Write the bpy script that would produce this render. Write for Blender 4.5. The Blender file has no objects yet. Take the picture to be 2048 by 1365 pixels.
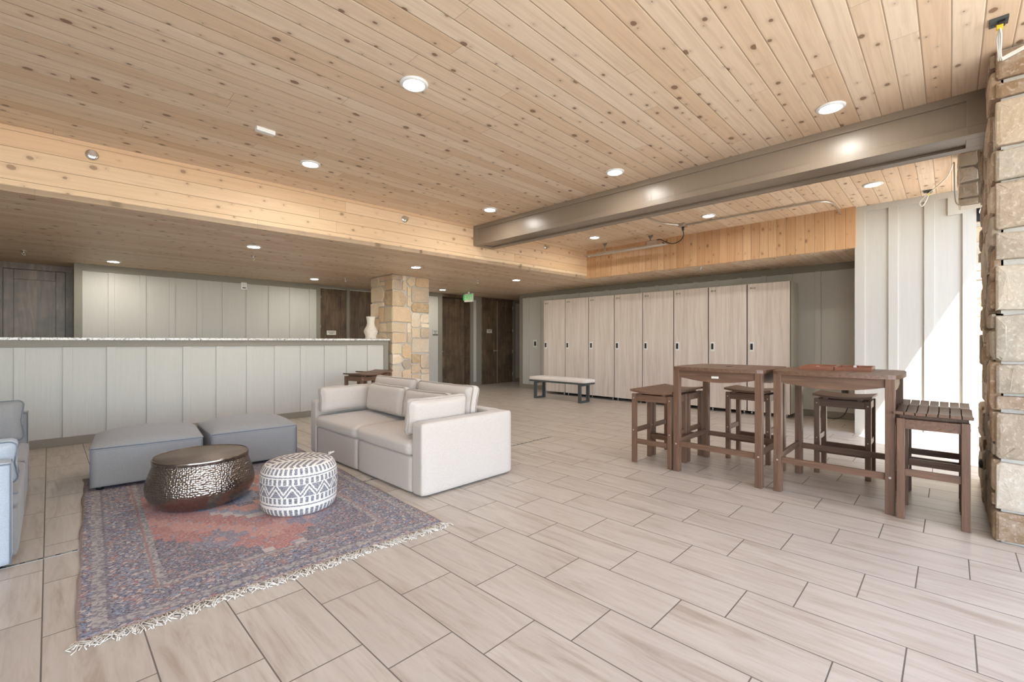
import bpy, bmesh, math, random
from mathutils import Vector, Matrix, noise as mnoise
random.seed(7)
PI = math.pi
SC = bpy.context.scene
COL = SC.collection

# ------------------------------------------------------------------ camera
YAW = math.radians(44.25)
cam_d = bpy.data.cameras.new('camera')
cam_d.sensor_width = 36.0
cam_d.lens = 902.0 / 2048.0 * 36.0
cam_d.clip_start = 0.05
cam = bpy.data.objects.new('camera', cam_d)
COL.objects.link(cam)
cam.location = (0, 0, 1.27)
cam.rotation_euler = (PI / 2, 0, YAW - PI / 2)
SC.camera = cam

# ------------------------------------------------------------------ world, sun, exposure
W = bpy.data.worlds.new('sky')
SC.world = W
W.use_nodes = True
wn = W.node_tree
wn.nodes.clear()
sky = wn.nodes.new('ShaderNodeTexSky')
sky.sky_type = 'NISHITA'
sky.sun_disc = False
sky.sun_elevation = math.radians(57)
sky.sun_rotation = math.radians(219)
sky.altitude = 2000
bg = wn.nodes.new('ShaderNodeBackground')
bg.inputs['Strength'].default_value = 0.80
wo = wn.nodes.new('ShaderNodeOutputWorld')
hs = wn.nodes.new('ShaderNodeHueSaturation')
hs.inputs['Saturation'].default_value = 0.75
wn.links.new(sky.outputs[0], hs.inputs['Color'])
wn.links.new(hs.outputs[0], bg.inputs[0])
wn.links.new(bg.outputs[0], wo.inputs[0])
sun_d = bpy.data.lights.new('sun', 'SUN')
sun_d.energy = 9.5
sun_d.color = (1.0, 0.97, 0.92)
sun_d.angle = math.radians(0.55)
sun = bpy.data.objects.new('sun', sun_d)
COL.objects.link(sun)
sdir = Vector((0.8, 1.0, -1.97)).normalized()
sun.rotation_euler = sdir.to_track_quat('-Z', 'Y').to_euler()
sun.location = (0, -8, 12)
SC.view_settings.view_transform = 'Standard'
SC.view_settings.look = 'None'
SC.view_settings.gamma = 1.0
SC.view_settings.use_curve_mapping = False
SC.view_settings.exposure = 0.70
LAMP = 120.0

# ------------------------------------------------------------------ node helper
class NT:
    def __init__(s, name):
        s.m = bpy.data.materials.new(name)
        s.m.use_nodes = True
        s.t = s.m.node_tree
        s.t.nodes.clear()
        s.out = s.t.nodes.new('ShaderNodeOutputMaterial')
        s.b = s.t.nodes.new('ShaderNodeBsdfPrincipled')
        s.t.links.new(s.b.outputs[0], s.out.inputs[0])
    def n(s, typ, **kw):
        nd = s.t.nodes.new(typ)
        for k, v in kw.items():
            setattr(nd, k, v)
        return nd
    def put(s, sock, v):
        if v is None:
            return
        if hasattr(v, 'is_linked') or isinstance(v, bpy.types.NodeSocket):
            s.t.links.new(v, sock)
        else:
            if isinstance(v, (tuple, list)) and len(v) == 3 and sock.type == 'RGBA':
                v = (*v, 1)
            sock.default_value = v
    def M(s, op, a, b=0.0, c=None):
        nd = s.n('ShaderNodeMath', operation=op)
        s.put(nd.inputs[0], a)
        s.put(nd.inputs[1], b)
        if c is not None:
            s.put(nd.inputs[2], c)
        return nd.outputs[0]
    def obj(s):
        return s.n('ShaderNodeTexCoord').outputs['Object']
    def sep(s, v):
        nd = s.n('ShaderNodeSeparateXYZ')
        s.put(nd.inputs[0], v)
        return nd.outputs
    def comb(s, x, y, z=0.0):
        nd = s.n('ShaderNodeCombineXYZ')
        s.put(nd.inputs[0], x); s.put(nd.inputs[1], y); s.put(nd.inputs[2], z)
        return nd.outputs[0]
    def noise(s, v, scale=1.0, detail=4.0, rough=0.55, dist=0.0):
        nd = s.n('ShaderNodeTexNoise')
        s.put(nd.inputs['Vector'], v)
        nd.inputs['Scale'].default_value = scale
        nd.inputs['Detail'].default_value = detail
        nd.inputs['Roughness'].default_value = rough
        nd.inputs['Distortion'].default_value = dist
        return nd.outputs[0]
    def white(s, v):
        nd = s.n('ShaderNodeTexWhiteNoise', noise_dimensions='3D')
        s.put(nd.inputs['Vector'], v)
        return nd.outputs['Value']
    def vor(s, v, scale=1.0, feature='F1', metric='EUCLIDEAN', rnd=1.0, out='Distance', dim='3D'):
        nd = s.n('ShaderNodeTexVoronoi', feature=feature, voronoi_dimensions=dim)
        if feature != 'DISTANCE_TO_EDGE':
            nd.distance = metric
        s.put(nd.inputs['Vector'], v)
        nd.inputs['Scale'].default_value = scale
        nd.inputs['Randomness'].default_value = rnd
        return nd.outputs[out]
    def ss(s, v, lo, hi, a=0.0, b=1.0):
        nd = s.n('ShaderNodeMapRange', interpolation_type='SMOOTHSTEP')
        s.put(nd.inputs[0], v)
        nd.inputs[1].default_value = lo; nd.inputs[2].default_value = hi
        nd.inputs[3].default_value = a; nd.inputs[4].default_value = b
        return nd.outputs[0]
    def mix(s, f, a, b, mode='MIX'):
        nd = s.n('ShaderNodeMix', data_type='RGBA', blend_type=mode)
        s.put(nd.inputs[0], f); s.put(nd.inputs[6], a); s.put(nd.inputs[7], b)
        return nd.outputs[2]
    def ramp(s, f, stops, interp='LINEAR'):
        nd = s.n('ShaderNodeValToRGB')
        cr = nd.color_ramp
        cr.interpolation = interp
        while len(cr.elements) < len(stops):
            cr.elements.new(0.5)
        for e, (p, c) in zip(cr.elements, stops):
            e.position = p
            e.color = (*c, 1)
        s.put(nd.inputs[0], f)
        return nd.outputs[0]
    def bump(s, h, strength=0.3, dist=0.01):
        nd = s.n('ShaderNodeBump')
        nd.inputs['Strength'].default_value = strength
        nd.inputs['Distance'].default_value = dist
        s.put(nd.inputs['Height'], h)
        s.t.links.new(nd.outputs[0], s.b.inputs['Normal'])
    def fin(s, col, rough=0.6, metal=0.0, spec=None):
        s.put(s.b.inputs['Base Color'], col)
        s.put(s.b.inputs['Roughness'], rough)
        s.put(s.b.inputs['Metallic'], metal)
        if spec is not None:
            s.b.inputs['Specular IOR Level'].default_value = spec
        return s.m

def lin(r, g, b):
    f = lambda c: (c / 255 / 12.92) if c <= 10 else ((c / 255 + 0.055) / 1.055) ** 2.4
    return (f(r), f(g), f(b))

def plain(name, rgb, rough=0.5, metal=0.0, noise=0.0, scale=30.0, bump=0.0):
    t = NT(name)
    c = rgb
    if noise or bump:
        nv = t.noise(t.obj(), scale, 5)
        if noise:
            c = t.mix(nv, tuple(x * (1 - noise) for x in rgb), tuple(min(1, x * (1 + noise)) for x in rgb))
        if bump:
            t.bump(nv, bump, 0.004)
    return t.fin(c, rough, metal)

def wood_planks(name, along, across, light, mid, knot=(0.17, 0.075, 0.03), pitch=0.136, jl=3.1, knots=1.0, grain=0.35, phase=0.0):
    t = NT(name)
    o = t.sep(t.obj())
    a, c = o[along], t.M('ADD', o[across], phase + 50 * pitch)
    cs = t.M('DIVIDE', c, pitch)
    ci, cf = t.M('FLOOR', cs), t.M('FRACT', cs)
    off = t.M('MULTIPLY', t.white(t.comb(ci, 3.3, 1.0)), jl)
    as_ = t.M('DIVIDE', t.M('ADD', t.M('ADD', a, off), 60.0), jl)
    ai, af = t.M('FLOOR', as_), t.M('FRACT', as_)
    r = t.white(t.comb(ci, ai, 0.5))
    r2 = t.white(t.comb(ci, ai, 9.5))
    r10 = t.M('MULTIPLY', r2, 37.0)
    g1 = t.noise(t.comb(t.M('MULTIPLY', a, 1.6), t.M('MULTIPLY', c, 38.0), r10), 1.0, 6, 0.6, 0.6)
    g2 = t.noise(t.comb(t.M('MULTIPLY', a, 7.0), t.M('MULTIPLY', c, 160.0), r10), 1.0, 3, 0.6)
    vv = t.comb(t.M('ADD', t.M('MULTIPLY', a, 5.2), r10), t.M('MULTIPLY', cs, 1.0), t.M('MULTIPLY', r, 3.0))
    wob = t.noise(vv, 2.5, 2)
    vd = t.M('ADD', t.vor(vv, 1.0, dim='2D'), t.M('MULTIPLY', t.M('SUBTRACT', wob, 0.5), 0.10))
    vc = t.sep(t.vor(vv, 1.0, out='Color', dim='2D'))
    lim = t.M('MULTIPLY_ADD', t.M('POWER', vc[0], 2.2), 0.13, 0.002)
    kd = t.M('SUBTRACT', vd, lim)
    km = t.M('MULTIPLY', t.ss(kd, 0.0, 0.035, 1.0, 0.0), t.M('GREATER_THAN', vc[1], 0.40))
    halo = t.M('MULTIPLY', t.ss(kd, 0.0, 0.22, 1.0, 0.0), t.M('GREATER_THAN', vc[1], 0.40))
    col = t.mix(r, light, mid)
    col = t.mix(t.M('MULTIPLY', t.ss(g1, 0.35, 0.75), grain), col, tuple(x * 0.62 * k for x, k in zip(mid, (1.0, .86, .7))))
    col = t.mix(t.M('MULTIPLY', g2, 0.16), col, tuple(x * 0.6 for x in mid))
    col = t.mix(t.M('MULTIPLY', halo, 0.35 * knots), col, tuple(x * .55 for x in mid))
    col = t.mix(t.M('MULTIPLY', km, 0.8 * knots), col, knot)
    e = t.M('MULTIPLY', t.M('MINIMUM', cf, t.M('SUBTRACT', 1.0, cf)), pitch)
    gr = t.ss(e, 0.0008, 0.0032)
    ej = t.M('MULTIPLY', t.M('MINIMUM', af, t.M('SUBTRACT', 1.0, af)), jl)
    er = t.ss(ej, 0.0006, 0.002)
    gm = t.M('MULTIPLY', gr, er)
    col = t.mix(gm, tuple(x * 0.48 for x in mid), col)
    h = t.M('ADD', t.ss(e, 0.0, 0.007), t.M('MULTIPLY', g2, 0.06))
    t.bump(h, 0.6, 0.004)
    return t.fin(col, 0.5)

def siding(name, rgb, rough=0.55):
    t = NT(name)
    o = t.sep(t.obj())
    v = t.comb(t.M('MULTIPLY', o[0], 60.0), t.M('MULTIPLY', o[1], 60.0), t.M('MULTIPLY', o[2], 2.5))
    g = t.noise(v, 1.0, 5, 0.6, 0.8)
    g2 = t.noise(v, 0.18, 3, 0.5, 0.3)
    c = t.mix(g, tuple(x * 0.90 for x in rgb), tuple(min(1, x * 1.07) for x in rgb))
    c = t.mix(t.M('MULTIPLY', g2, 0.25), c, tuple(x * 0.88 for x in rgb))
    t.bump(g, 0.35, 0.004)
    return t.fin(c, rough)

def fabric(name, rgb, var=0.10, scale=260.0):
    t = NT(name)
    o = t.obj()
    a = t.noise(o, scale, 2, 0.6)
    b = t.noise(o, 9.0, 3)
    s3 = t.sep(o)
    w = t.noise(t.comb(t.M('MULTIPLY', s3[0], 90.0), t.M('MULTIPLY', s3[1], 90.0), t.M('MULTIPLY', s3[2], 420.0)), 1.0, 2)
    f = t.M('ADD', t.M('MULTIPLY', a, 0.6), t.M('MULTIPLY', w, 0.4))
    c = t.mix(t.ss(f, 0.3, 0.7), tuple(x * (1 - var * 1.6) for x in rgb), tuple(min(1, x * (1 + var)) for x in rgb))
    c = t.mix(t.M('MULTIPLY', b, 0.2), c, tuple(x * 0.86 for x in rgb))
    t.bump(f, 0.35, 0.003)
    m = t.fin(c, 0.92, spec=0.2)
    t.b.inputs['Sheen Weight'].default_value = 0.25
    return m

def furniture_wood(name, along=2, rgb=(0.20, 0.095, 0.045)):
    t = NT(name)
    o = t.sep(t.obj())
    sc = [45.0, 45.0, 45.0]
    sc[along] = 3.0
    v = t.comb(*[t.M('MULTIPLY', o[i], sc[i]) for i in range(3)])
    g = t.noise(v, 1.0, 6, 0.6, 0.7)
    c = t.ramp(g, [(0.25, tuple(x * 0.55 for x in rgb)), (0.55, rgb), (0.85, tuple(x * 1.5 for x in rgb))])
    t.bump(g, 0.12, 0.002)
    return t.fin(c, 0.42)

MAT = {}
MAT['ceil'] = wood_planks('cedar_ceiling', 0, 1, lin(242, 222, 196), lin(228, 199, 166), phase=0.0)
MAT['fascia'] = wood_planks('cedar_soffit', 0, 2, lin(234, 206, 170), lin(222, 186, 146), pitch=0.14, phase=0.01, knots=0.7, grain=0.25)
MAT['orange'] = wood_planks('cedar_vertical', 2, 1, lin(218, 178, 134), lin(202, 156, 112), pitch=0.12, jl=9.0, knots=0.75, phase=0.03)
MAT['panel'] = siding('greige_siding', lin(196, 192, 182))
MAT['trim'] = siding('taupe_trim', lin(140, 132, 118))
MAT['beam'] = siding('taupe_beam_paint', lin(138, 124, 108), 0.3)
MAT['white'] = plain('white_plastic', lin(235, 235, 232), 0.4)
MAT['offwhite'] = plain('cream_plastic', lin(222, 218, 205), 0.5)
MAT['black'] = plain('black_plastic', (0.012, 0.012, 0.013), 0.4)
MAT['charcoal'] = plain('charcoal_metal', lin(78, 84, 82), 0.45, 0.3)
MAT['chrome'] = plain('chrome', (0.75, 0.74, 0.72), 0.14, 1.0)
MAT['steel'] = plain('brushed_steel', (0.55, 0.55, 0.54), 0.3, 1.0)
MAT['galv'] = plain('galvanised_conduit', (0.60, 0.56, 0.50), 0.35, 0.9, noise=0.1, scale=60)
MAT['bronze'] = plain('dark_bronze_plate', lin(88, 74, 62), 0.45, 0.2)
MAT['yellow'] = plain('yellow_tape', lin(225, 200, 50), 0.5)
MAT['mortar'] = plain('grey_mortar', lin(192, 186, 176), 0.95, noise=0.12, scale=90, bump=0.6)
MAT['bolt'] = plain('bolt_metal', (0.6, 0.55, 0.5), 0.35, 0.8)
MAT['beige'] = fabric('oatmeal_linen', lin(198, 186, 174))
MAT['beige_seam'] = fabric('oatmeal_seam', lin(178, 162, 147))
MAT['grey_fab'] = fabric('grey_linen', lin(150, 147, 144))
MAT['grey_pipe'] = fabric('blue_grey_piping', lin(116, 121, 128))
MAT['blue_fab'] = fabric('pale_blue_grey_linen', lin(174, 180, 186))
MAT['cream_fab'] = fabric('cream_upholstery', lin(226, 216, 204), 0.05)
for k, ax in (('wood_x', 0), ('wood_y', 1), ('wood_z', 2)):
    MAT[k] = furniture_wood('oiled_hardwood_' + k[-1], ax, (0.152, 0.080, 0.047))
for k, ax in (('dark_z', 2),):
    t = NT('dark_alder_door')
    o = t.sep(t.obj())
    v = t.comb(t.M('MULTIPLY', o[0], 14.0), t.M('MULTIPLY', o[1], 14.0), t.M('MULTIPLY', o[2], 1.1))
    g = t.noise(v, 1.0, 6, 0.65, 1.2)
    g2 = t.noise(t.comb(o[0], o[1], o[2]), 3.5, 4)
    c = t.ramp(g, [(0.25, lin(62, 50, 40)), (0.5, lin(104, 84, 66)), (0.78, lin(142, 116, 90))])
    c = t.mix(t.M('MULTIPLY', t.ss(g2, 0.4, 0.75), 0.7), c, lin(64, 52, 43))
    t.bump(g, 0.15, 0.003)
    MAT[k] = t.fin(c, 0.38)
# emission
def emit(name, rgb, st):
    t = NT(name)
    t.b.inputs['Emission Color'].default_value = (*rgb, 1)
    t.b.inputs['Emission Strength'].default_value = st
    return t.fin(rgb, 0.5)
MAT['lamp'] = emit('lamp_lens', (1.0, 0.96, 0.91), LAMP)
MAT['lamp_lo'] = emit('lamp_lens_lower', (1.0, 0.95, 0.89), LAMP * 1.25)
MAT['green'] = emit('exit_green', lin(40, 190, 90), 0.5)
# locker laminate
t = NT('pale_oak_laminate')
o = t.sep(t.obj())
oi = t.n('ShaderNodeObjectInfo').outputs['Random']
v = t.comb(t.M('MULTIPLY', o[0], 22.0), t.M('ADD', t.M('MULTIPLY', o[1], 22.0), t.M('MULTIPLY', oi, 30.0)), t.M('MULTIPLY', o[2], 0.9))
g = t.noise(v, 1.0, 6, 0.6, 0.9)
g2 = t.noise(v, 5.0, 3)
c = t.ramp(g, [(0.3, lin(200, 184, 170)), (0.5, lin(220, 206, 193)), (0.7, lin(230, 220, 209))])
c = t.mix(t.M('MULTIPLY', g2, 0.25), c, lin(180, 160, 142))
t.bump(g2, 0.06, 0.002)
MAT['laminate'] = t.fin(c, 0.45)
# floor tile
t = NT('travertine_plank_tile')
o = t.sep(t.obj())
p, L = 0.3125, 0.612
xs = t.M('DIVIDE', t.M('SUBTRACT', o[0], 1.228 - 100 * p), p)
xi, xf = t.M('FLOOR', xs), t.M('FRACT', xs)
row = t.M('SUBTRACT', xi, 100.0)
ys = t.M('DIVIDE', t.M('ADD', t.M('SUBTRACT', o[1], 1.357), t.M('ADD', t.M('MULTIPLY', row, L / 3), 60 * L)), L)
yi, yf = t.M('FLOOR', ys), t.M('FRACT', ys)
rr = t.white(t.comb(xi, yi, 0.2))
r2 = t.M('MULTIPLY', t.white(t.comb(xi, yi, 5.2)), 40.0)
v = t.comb(t.M('MULTIPLY', o[0], 13.0), t.M('MULTIPLY', o[1], 1.3), r2)
g = t.noise(v, 1.0, 6, 0.62, 1.1)
g2 = t.noise(v, 3.2, 5, 0.6, 0.6)
g3 = t.noise(t.comb(t.M('MULTIPLY', o[0], 3.0), t.M('MULTIPLY', o[1], 0.6), r2), 1.0, 3)
c = t.ramp(g, [(0.30, lin(158, 141, 124)), (0.44, lin(188, 177, 164)), (0.60, lin(202, 193, 181)), (0.78, lin(176, 160, 143))])
c = t.mix(t.M('MULTIPLY', t.ss(g2, 0.5, 0.72), 0.35), c, lin(152, 132, 112))
c = t.mix(t.M('MULTIPLY', g3, 0.35), c, lin(190, 176, 160))
c = t.mix(t.M('MULTIPLY', rr, 0.25), c, lin(180, 168, 156))
ex = t.M('MULTIPLY', t.M('MINIMUM', xf, t.M('SUBTRACT', 1.0, xf)), p)
ey = t.M('MULTIPLY', t.M('MINIMUM', yf, t.M('SUBTRACT', 1.0, yf)), L)
e = t.M('MINIMUM', ex, ey)
gm = t.ss(e, 0.0021, 0.0032)
c = t.mix(gm, lin(108, 99, 90), c)
t.bump(t.M('ADD', t.ss(e, 0.001, 0.004), t.M('MULTIPLY', g2, 0.05)), 0.5, 0.002)
MAT['tile'] = t.fin(c, t.ss(gm, 0, 1, 0.9, 0.36), spec=0.5)
MAT['ground'] = plain('outdoor_concrete', lin(190, 186, 178), 0.9, noise=0.08, scale=6, bump=0.3)
# stone: per stone colour attribute blended with noise
def stone_mat(name, rust, rust_amt, pits=0.0):
    t = NT(name)
    at = t.n('ShaderNodeAttribute', attribute_name='tint').outputs['Color']
    o = t.obj()
    n1 = t.noise(o, 7.0, 5, 0.6, 0.5)
    n2 = t.noise(o, 45.0, 5, 0.65)
    c = t.mix(t.M('MULTIPLY', t.ss(n1, 0.42, 0.66), rust_amt), at, rust)
    c = t.mix(t.M('MULTIPLY', t.ss(n2, 0.5, 0.75), 0.35), c, (0.85, 0.80, 0.72))
    c = t.mix(t.M('MULTIPLY', t.ss(n2, 0.5, 0.25), 0.3), c, (0.30, 0.24, 0.18))
    t.bump(t.M('ADD', t.M('MULTIPLY', n1, 1.5), t.M('MULTIPLY', n2, 0.5)), 0.8, 0.012)
    return t.fin(c, 0.85)
MAT['stone'] = stone_mat('buff_limestone', lin(216, 186, 150), 0.5)
MAT['stone3'] = stone_mat('sunlight_tinted_limestone', lin(236, 224, 206), 0.5)  # lightened stone colour standing in for sunlight on the bracket
MAT['stone2'] = stone_mat('weathered_sandstone', lin(186, 168, 148), 0.45)
# granite top
t = NT('speckled_granite')
n1 = t.noise(t.obj(), 22.0, 6, 0.7, 1.5)
n2 = t.noise(t.obj(), 60.0, 4, 0.7)
c = t.ramp(n1, [(0.36, lin(70, 62, 60)), (0.43, lin(190, 184, 178)), (0.55, lin(236, 232, 226)), (0.7, lin(220, 205, 196))])
c = t.mix(t.ss(n2, 0.62, 0.7), c, lin(90, 80, 78))
MAT['granite'] = t.fin(c, 0.2)
# ceramic vase
t = NT('speckled_cream_ceramic')
n1 = t.noise(t.obj(), 40, 4)
t.bump(n1, 0.4, 0.004)
MAT['ceramic'] = t.fin(t.mix(n1, lin(205, 190, 172), lin(240, 232, 220)), 0.8)
# hammered metal
t = NT('hammered_bronze')
o = t.obj()
s3 = t.sep(o)
ang = t.M('ARCTAN2', s3[1], s3[0])
hv = t.comb(t.M('MULTIPLY', ang, 23.0), t.M('MULTIPLY', s3[2], 70.0), 0.0)
vd = t.vor(hv, 1.0, rnd=0.62)
side = t.ss(s3[2], 0.353, 0.340)
band = t.M('MULTIPLY', side, t.ss(s3[2], 0.10, 0.14))
t.bump(t.M('MULTIPLY', t.M('MULTIPLY', vd, vd), t.M('ADD', t.M('MULTIPLY', band, 0.85), t.M('MULTIPLY', side, 0.15))), 0.8, 0.007)
n1 = t.noise(o, 14.0, 4)
MAT['hammered'] = t.fin(t.mix(n1, (0.24, 0.205, 0.18), (0.36, 0.32, 0.28)), 0.20, 1.0)
t = NT('worn_metal_top')
n1 = t.noise(t.obj(), 60.0, 5)
t.bump(t.vor(t.obj(), 70.0), 0.3, 0.003)
MAT['tabletop'] = t.fin(t.mix(n1, (0.19, 0.155, 0.125), (0.28, 0.235, 0.20)), 0.50, 0.6)
# woven pouf: grey motifs in bands on cream
t = NT('woven_pouf')
o = t.obj(); s3 = t.sep(o)
ang = t.M('DIVIDE', t.M('ARCTAN2', s3[1], s3[0]), 2 * PI)
rad = t.M('SQRT', t.M('ADD', t.M('MULTIPLY', s3[0], s3[0]), t.M('MULTIPLY', s3[1], s3[1])))
z = s3[2]
wv = t.M('MULTIPLY', t.M('SUBTRACT', t.noise(o, 130, 2), 0.5), 0.42)
def inband(x, lo, hi):
    return t.M('MULTIPLY', t.M('GREATER_THAN', x, lo), t.M('LESS_THAN', x, hi))
def bars(n, w):
    fr = t.M('FRACT', t.M('ADD', t.M('MULTIPLY', ang, n), wv))
    return t.M('LESS_THAN', fr, w)
b1 = t.M('MULTIPLY', inband(z, 0.012, 0.060), bars(46, 0.60))
l1 = inband(t.M('ADD', z, t.M('MULTIPLY', wv, 0.02)), 0.082, 0.090)
b2 = t.M('MULTIPLY', inband(z, 0.104, 0.142), bars(46, 0.58))
zz = t.M('ABSOLUTE', t.M('SUBTRACT', t.M('FRACT', t.M('ADD', t.M('MULTIPLY', ang, 15), t.M('MULTIPLY', wv, 0.5))), 0.5))
zig = t.M('ABSOLUTE', t.M('SUBTRACT', t.M('MULTIPLY', zz, 2.0), t.M('DIVIDE', t.M('SUBTRACT', z, 0.152), 0.075)))
zg = t.M('MULTIPLY', inband(z, 0.148, 0.232), t.M('GREATER_THAN', t.M('ABSOLUTE', t.M('SUBTRACT', zig, 0.24)), 0.11))
b3 = t.M('MULTIPLY', inband(z, 0.236, 0.276), bars(46, 0.58))
l2 = inband(t.M('ADD', z, t.M('MULTIPLY', wv, 0.02)), 0.284, 0.292)
b4 = t.M('MULTIPLY', inband(z, 0.304, 0.342), bars(46, 0.55))
# top chevrons
tw = t.M('ABSOLUTE', t.M('SUBTRACT', t.M('FRACT', t.M('MULTIPLY', t.M('ADD', s3[0], s3[1]), 3.4)), 0.5))
chev = t.M('FRACT', t.M('ADD', t.M('MULTIPLY', t.M('SUBTRACT', s3[0], s3[1]), 17.0), t.M('ADD', t.M('MULTIPLY', tw, 3.0), wv)))
tp = t.M('MULTIPLY', t.M('GREATER_THAN', z, 0.348), t.M('MULTIPLY', t.M('LESS_THAN', chev, 0.55), t.M('GREATER_THAN', tw, 0.06)))
m = b1
for q in (l1, b2, zg, b3, l2, b4, tp):
    m = t.M('MAXIMUM', m, q)
fine = t.noise(o, 230, 2)
dark = t.mix(t.ss(fine, 0.35, 0.65), lin(86, 84, 92), lin(172, 168, 168))
crm = t.mix(fine, lin(216, 206, 192), lin(242, 236, 226))
t.bump(t.M('ADD', t.M('MULTIPLY', m, -0.4), t.noise(o, 150, 2)), 0.8, 0.006)
MAT['pouf'] = t.fin(t.mix(m, crm, dark), 0.95, spec=0.2)
# rug
RW, RL = 1.84, 3.05
t = NT('faded_oriental_rug')
o = t.sep(t.obj())
x0, y0 = o[0], o[1]
q = 0.0065
def quant(v, qq):
    return t.M('MULTIPLY', t.M('FLOOR', t.M('DIVIDE', v, qq)), qq)
jx = t.M('MULTIPLY', t.M('SUBTRACT', t.noise(t.comb(t.M('MULTIPLY', x0, 6.0), t.M('MULTIPLY', y0, 60.0), 0.0), 1.0, 2), 0.5), 0.030)
xx = quant(t.M('ADD', x0, jx), q); yy = quant(y0, q)
ed = t.M('MINIMUM', t.M('MINIMUM', xx, t.M('SUBTRACT', RW, xx)), t.M('MINIMUM', yy, t.M('SUBTRACT', RL, yy)))
cx = t.M('ABSOLUTE', t.M('SUBTRACT', xx, RW / 2)); cy = t.M('ABSOLUTE', t.M('SUBTRACT', yy, RL / 2))
cxs, cys = quant(cx, 0.06), quant(cy, 0.075)
dia = t.M('ADD', cxs, t.M('MULTIPLY', cys, 0.75))
wn1 = t.white(t.comb(xx, yy, 0.0)); 
motif = t.noise(t.comb(xx, yy, 0.0), 17.0, 3, 0.6)
motif2 = t.noise(t.comb(t.M('MULTIPLY', xx, 1.0), yy, 4.0), 34.0, 2, 0.6)
red, red2, navy, blue, cream = lin(178, 98, 90), lin(204, 136, 120), lin(62, 70, 98), lin(120, 142, 170), lin(206, 196, 188)
field = t.ramp(dia, [(0.0, blue), (0.07, navy), (0.13, cream), (0.16, red2), (0.24, blue), (0.32, cream), (0.35, red), (0.55, red2), (0.70, red), (0.88, cream), (0.905, navy)], 'CONSTANT')
# small flowers across the field
d2 = t.M('ADD', t.M('MULTIPLY', t.M('ABSOLUTE', t.M('SUBTRACT', cxs, 0.24)), 1.2), t.M('ABSOLUTE', t.M('SUBTRACT', cys, 0.75)))
field = t.mix(t.M('MULTIPLY', t.M('LESS_THAN', d2, 0.17), 0.85), field, lin(96, 112, 142))
field = t.mix(t.M('MULTIPLY', t.M('LESS_THAN', d2, 0.07), 0.8), field, red2)
field = t.mix(t.M('MULTIPLY', t.M('GREATER_THAN', motif, 0.60), 0.8), field, blue)
field = t.mix(t.M('MULTIPLY', t.M('GREATER_THAN', motif2, 0.60), 0.8), field, red2)
field = t.mix(t.M('MULTIPLY', t.M('LESS_THAN', motif2, 0.37), 0.7), field, cream)
bd = t.mix(t.M('GREATER_THAN', motif, 0.55), navy, lin(150, 90, 84))
bd = t.mix(t.M('GREATER_THAN', motif2, 0.56), bd, blue)
bd = t.mix(t.M('LESS_THAN', motif2, 0.41), bd, cream)
guard = t.mix(t.M('GREATER_THAN', t.white(t.comb(quant(xx, 0.013), quant(yy, 0.013), 1.0)), 0.5), lin(176, 170, 166), lin(110, 108, 122))
def stripe(lo, hi):
    return inband(ed, lo, hi)
c = t.mix(t.M('LESS_THAN', ed, 0.335), field, bd)
c = t.mix(stripe(0.285, 0.335), c, guard)
c = t.mix(stripe(0.290, 0.300), c, lin(150, 100, 92))
c = t.mix(stripe(0.05, 0.10), c, guard)
c = t.mix(stripe(0.10, 0.112), c, lin(84, 84, 104))
c = t.mix(t.M('LESS_THAN', ed, 0.012), c, lin(150, 116, 104))
n_s = t.noise(t.comb(t.M('MULTIPLY', x0, 60.0), t.M('MULTIPLY', y0, 230.0), 0.0), 1.0, 3, 0.7)
n_l = t.noise(t.comb(x0, y0, 7.0), 5.0, 4)
c = t.mix(t.M('MULTIPLY', t.ss(n_s, 0.42, 0.64), 0.72), c, lin(200, 193, 188))
c = t.mix(t.M('MULTIPLY', t.ss(n_s, 0.48, 0.30), 0.55), c, lin(66, 62, 78))
c = t.mix(t.M('MULTIPLY', n_l, 0.30), c, lin(186, 172, 166))
t.bump(t.M('ADD', n_s, t.M('MULTIPLY', wn1, 0.4)), 0.7, 0.004)
MAT['rug'] = t.fin(c, 0.97, spec=0.1)
MAT['fringe'] = plain('ivory_yarn', lin(226, 218, 204), 0.95, noise=0.08, scale=80)
MAT['game_red'] = plain('red_lacquer', lin(150, 60, 40), 0.35)
MAT['game_wood'] = furniture_wood('mahogany_case', 1, (0.27, 0.10, 0.05))
MAT['felt'] = plain('cream_felt', lin(226, 205, 180), 0.9)

# ------------------------------------------------------------------ mesh helpers
def new():
    return bmesh.new()

def bx(bm, x0, x1, y0, y1, z0, z1, mat=0, bev=0.0):
    r = bmesh.ops.create_cube(bm, size=1.0)
    vs = r['verts']
    for v in vs:
        v.co = Vector(((x0 + x1) / 2 + v.co.x * (x1 - x0), (y0 + y1) / 2 + v.co.y * (y1 - y0), (z0 + z1) / 2 + v.co.z * (z1 - z0)))
    fs = set(f for v in vs for f in v.link_faces)
    for f in fs:
        f.material_index = mat
    if bev > 0:
        es = list(set(e for v in vs for e in v.link_edges))
        rb = bmesh.ops.bevel(bm, geom=es, offset=bev, segments=2, affect='EDGES', profile=0.5)
        for f in rb['faces']:
            f.material_index = mat
    return bm

def cyl(bm, p0, p1, r, seg=20, r2=None, mat=0):
    p0, p1 = Vector(p0), Vector(p1)
    d = p1 - p0
    rot = d.to_track_quat('Z', 'Y').to_matrix().to_4x4()
    M4 = Matrix.Translation((p0 + p1) / 2) @ rot
    res = bmesh.ops.create_cone(bm, cap_ends=True, segments=seg, radius1=r, radius2=r if r2 is None else r2, depth=d.length, matrix=M4)
    for v in res['verts']:
        for f in v.link_faces:
            f.material_index = mat
            if len(f.verts) == 4:
                f.smooth = True
    return bm

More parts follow.
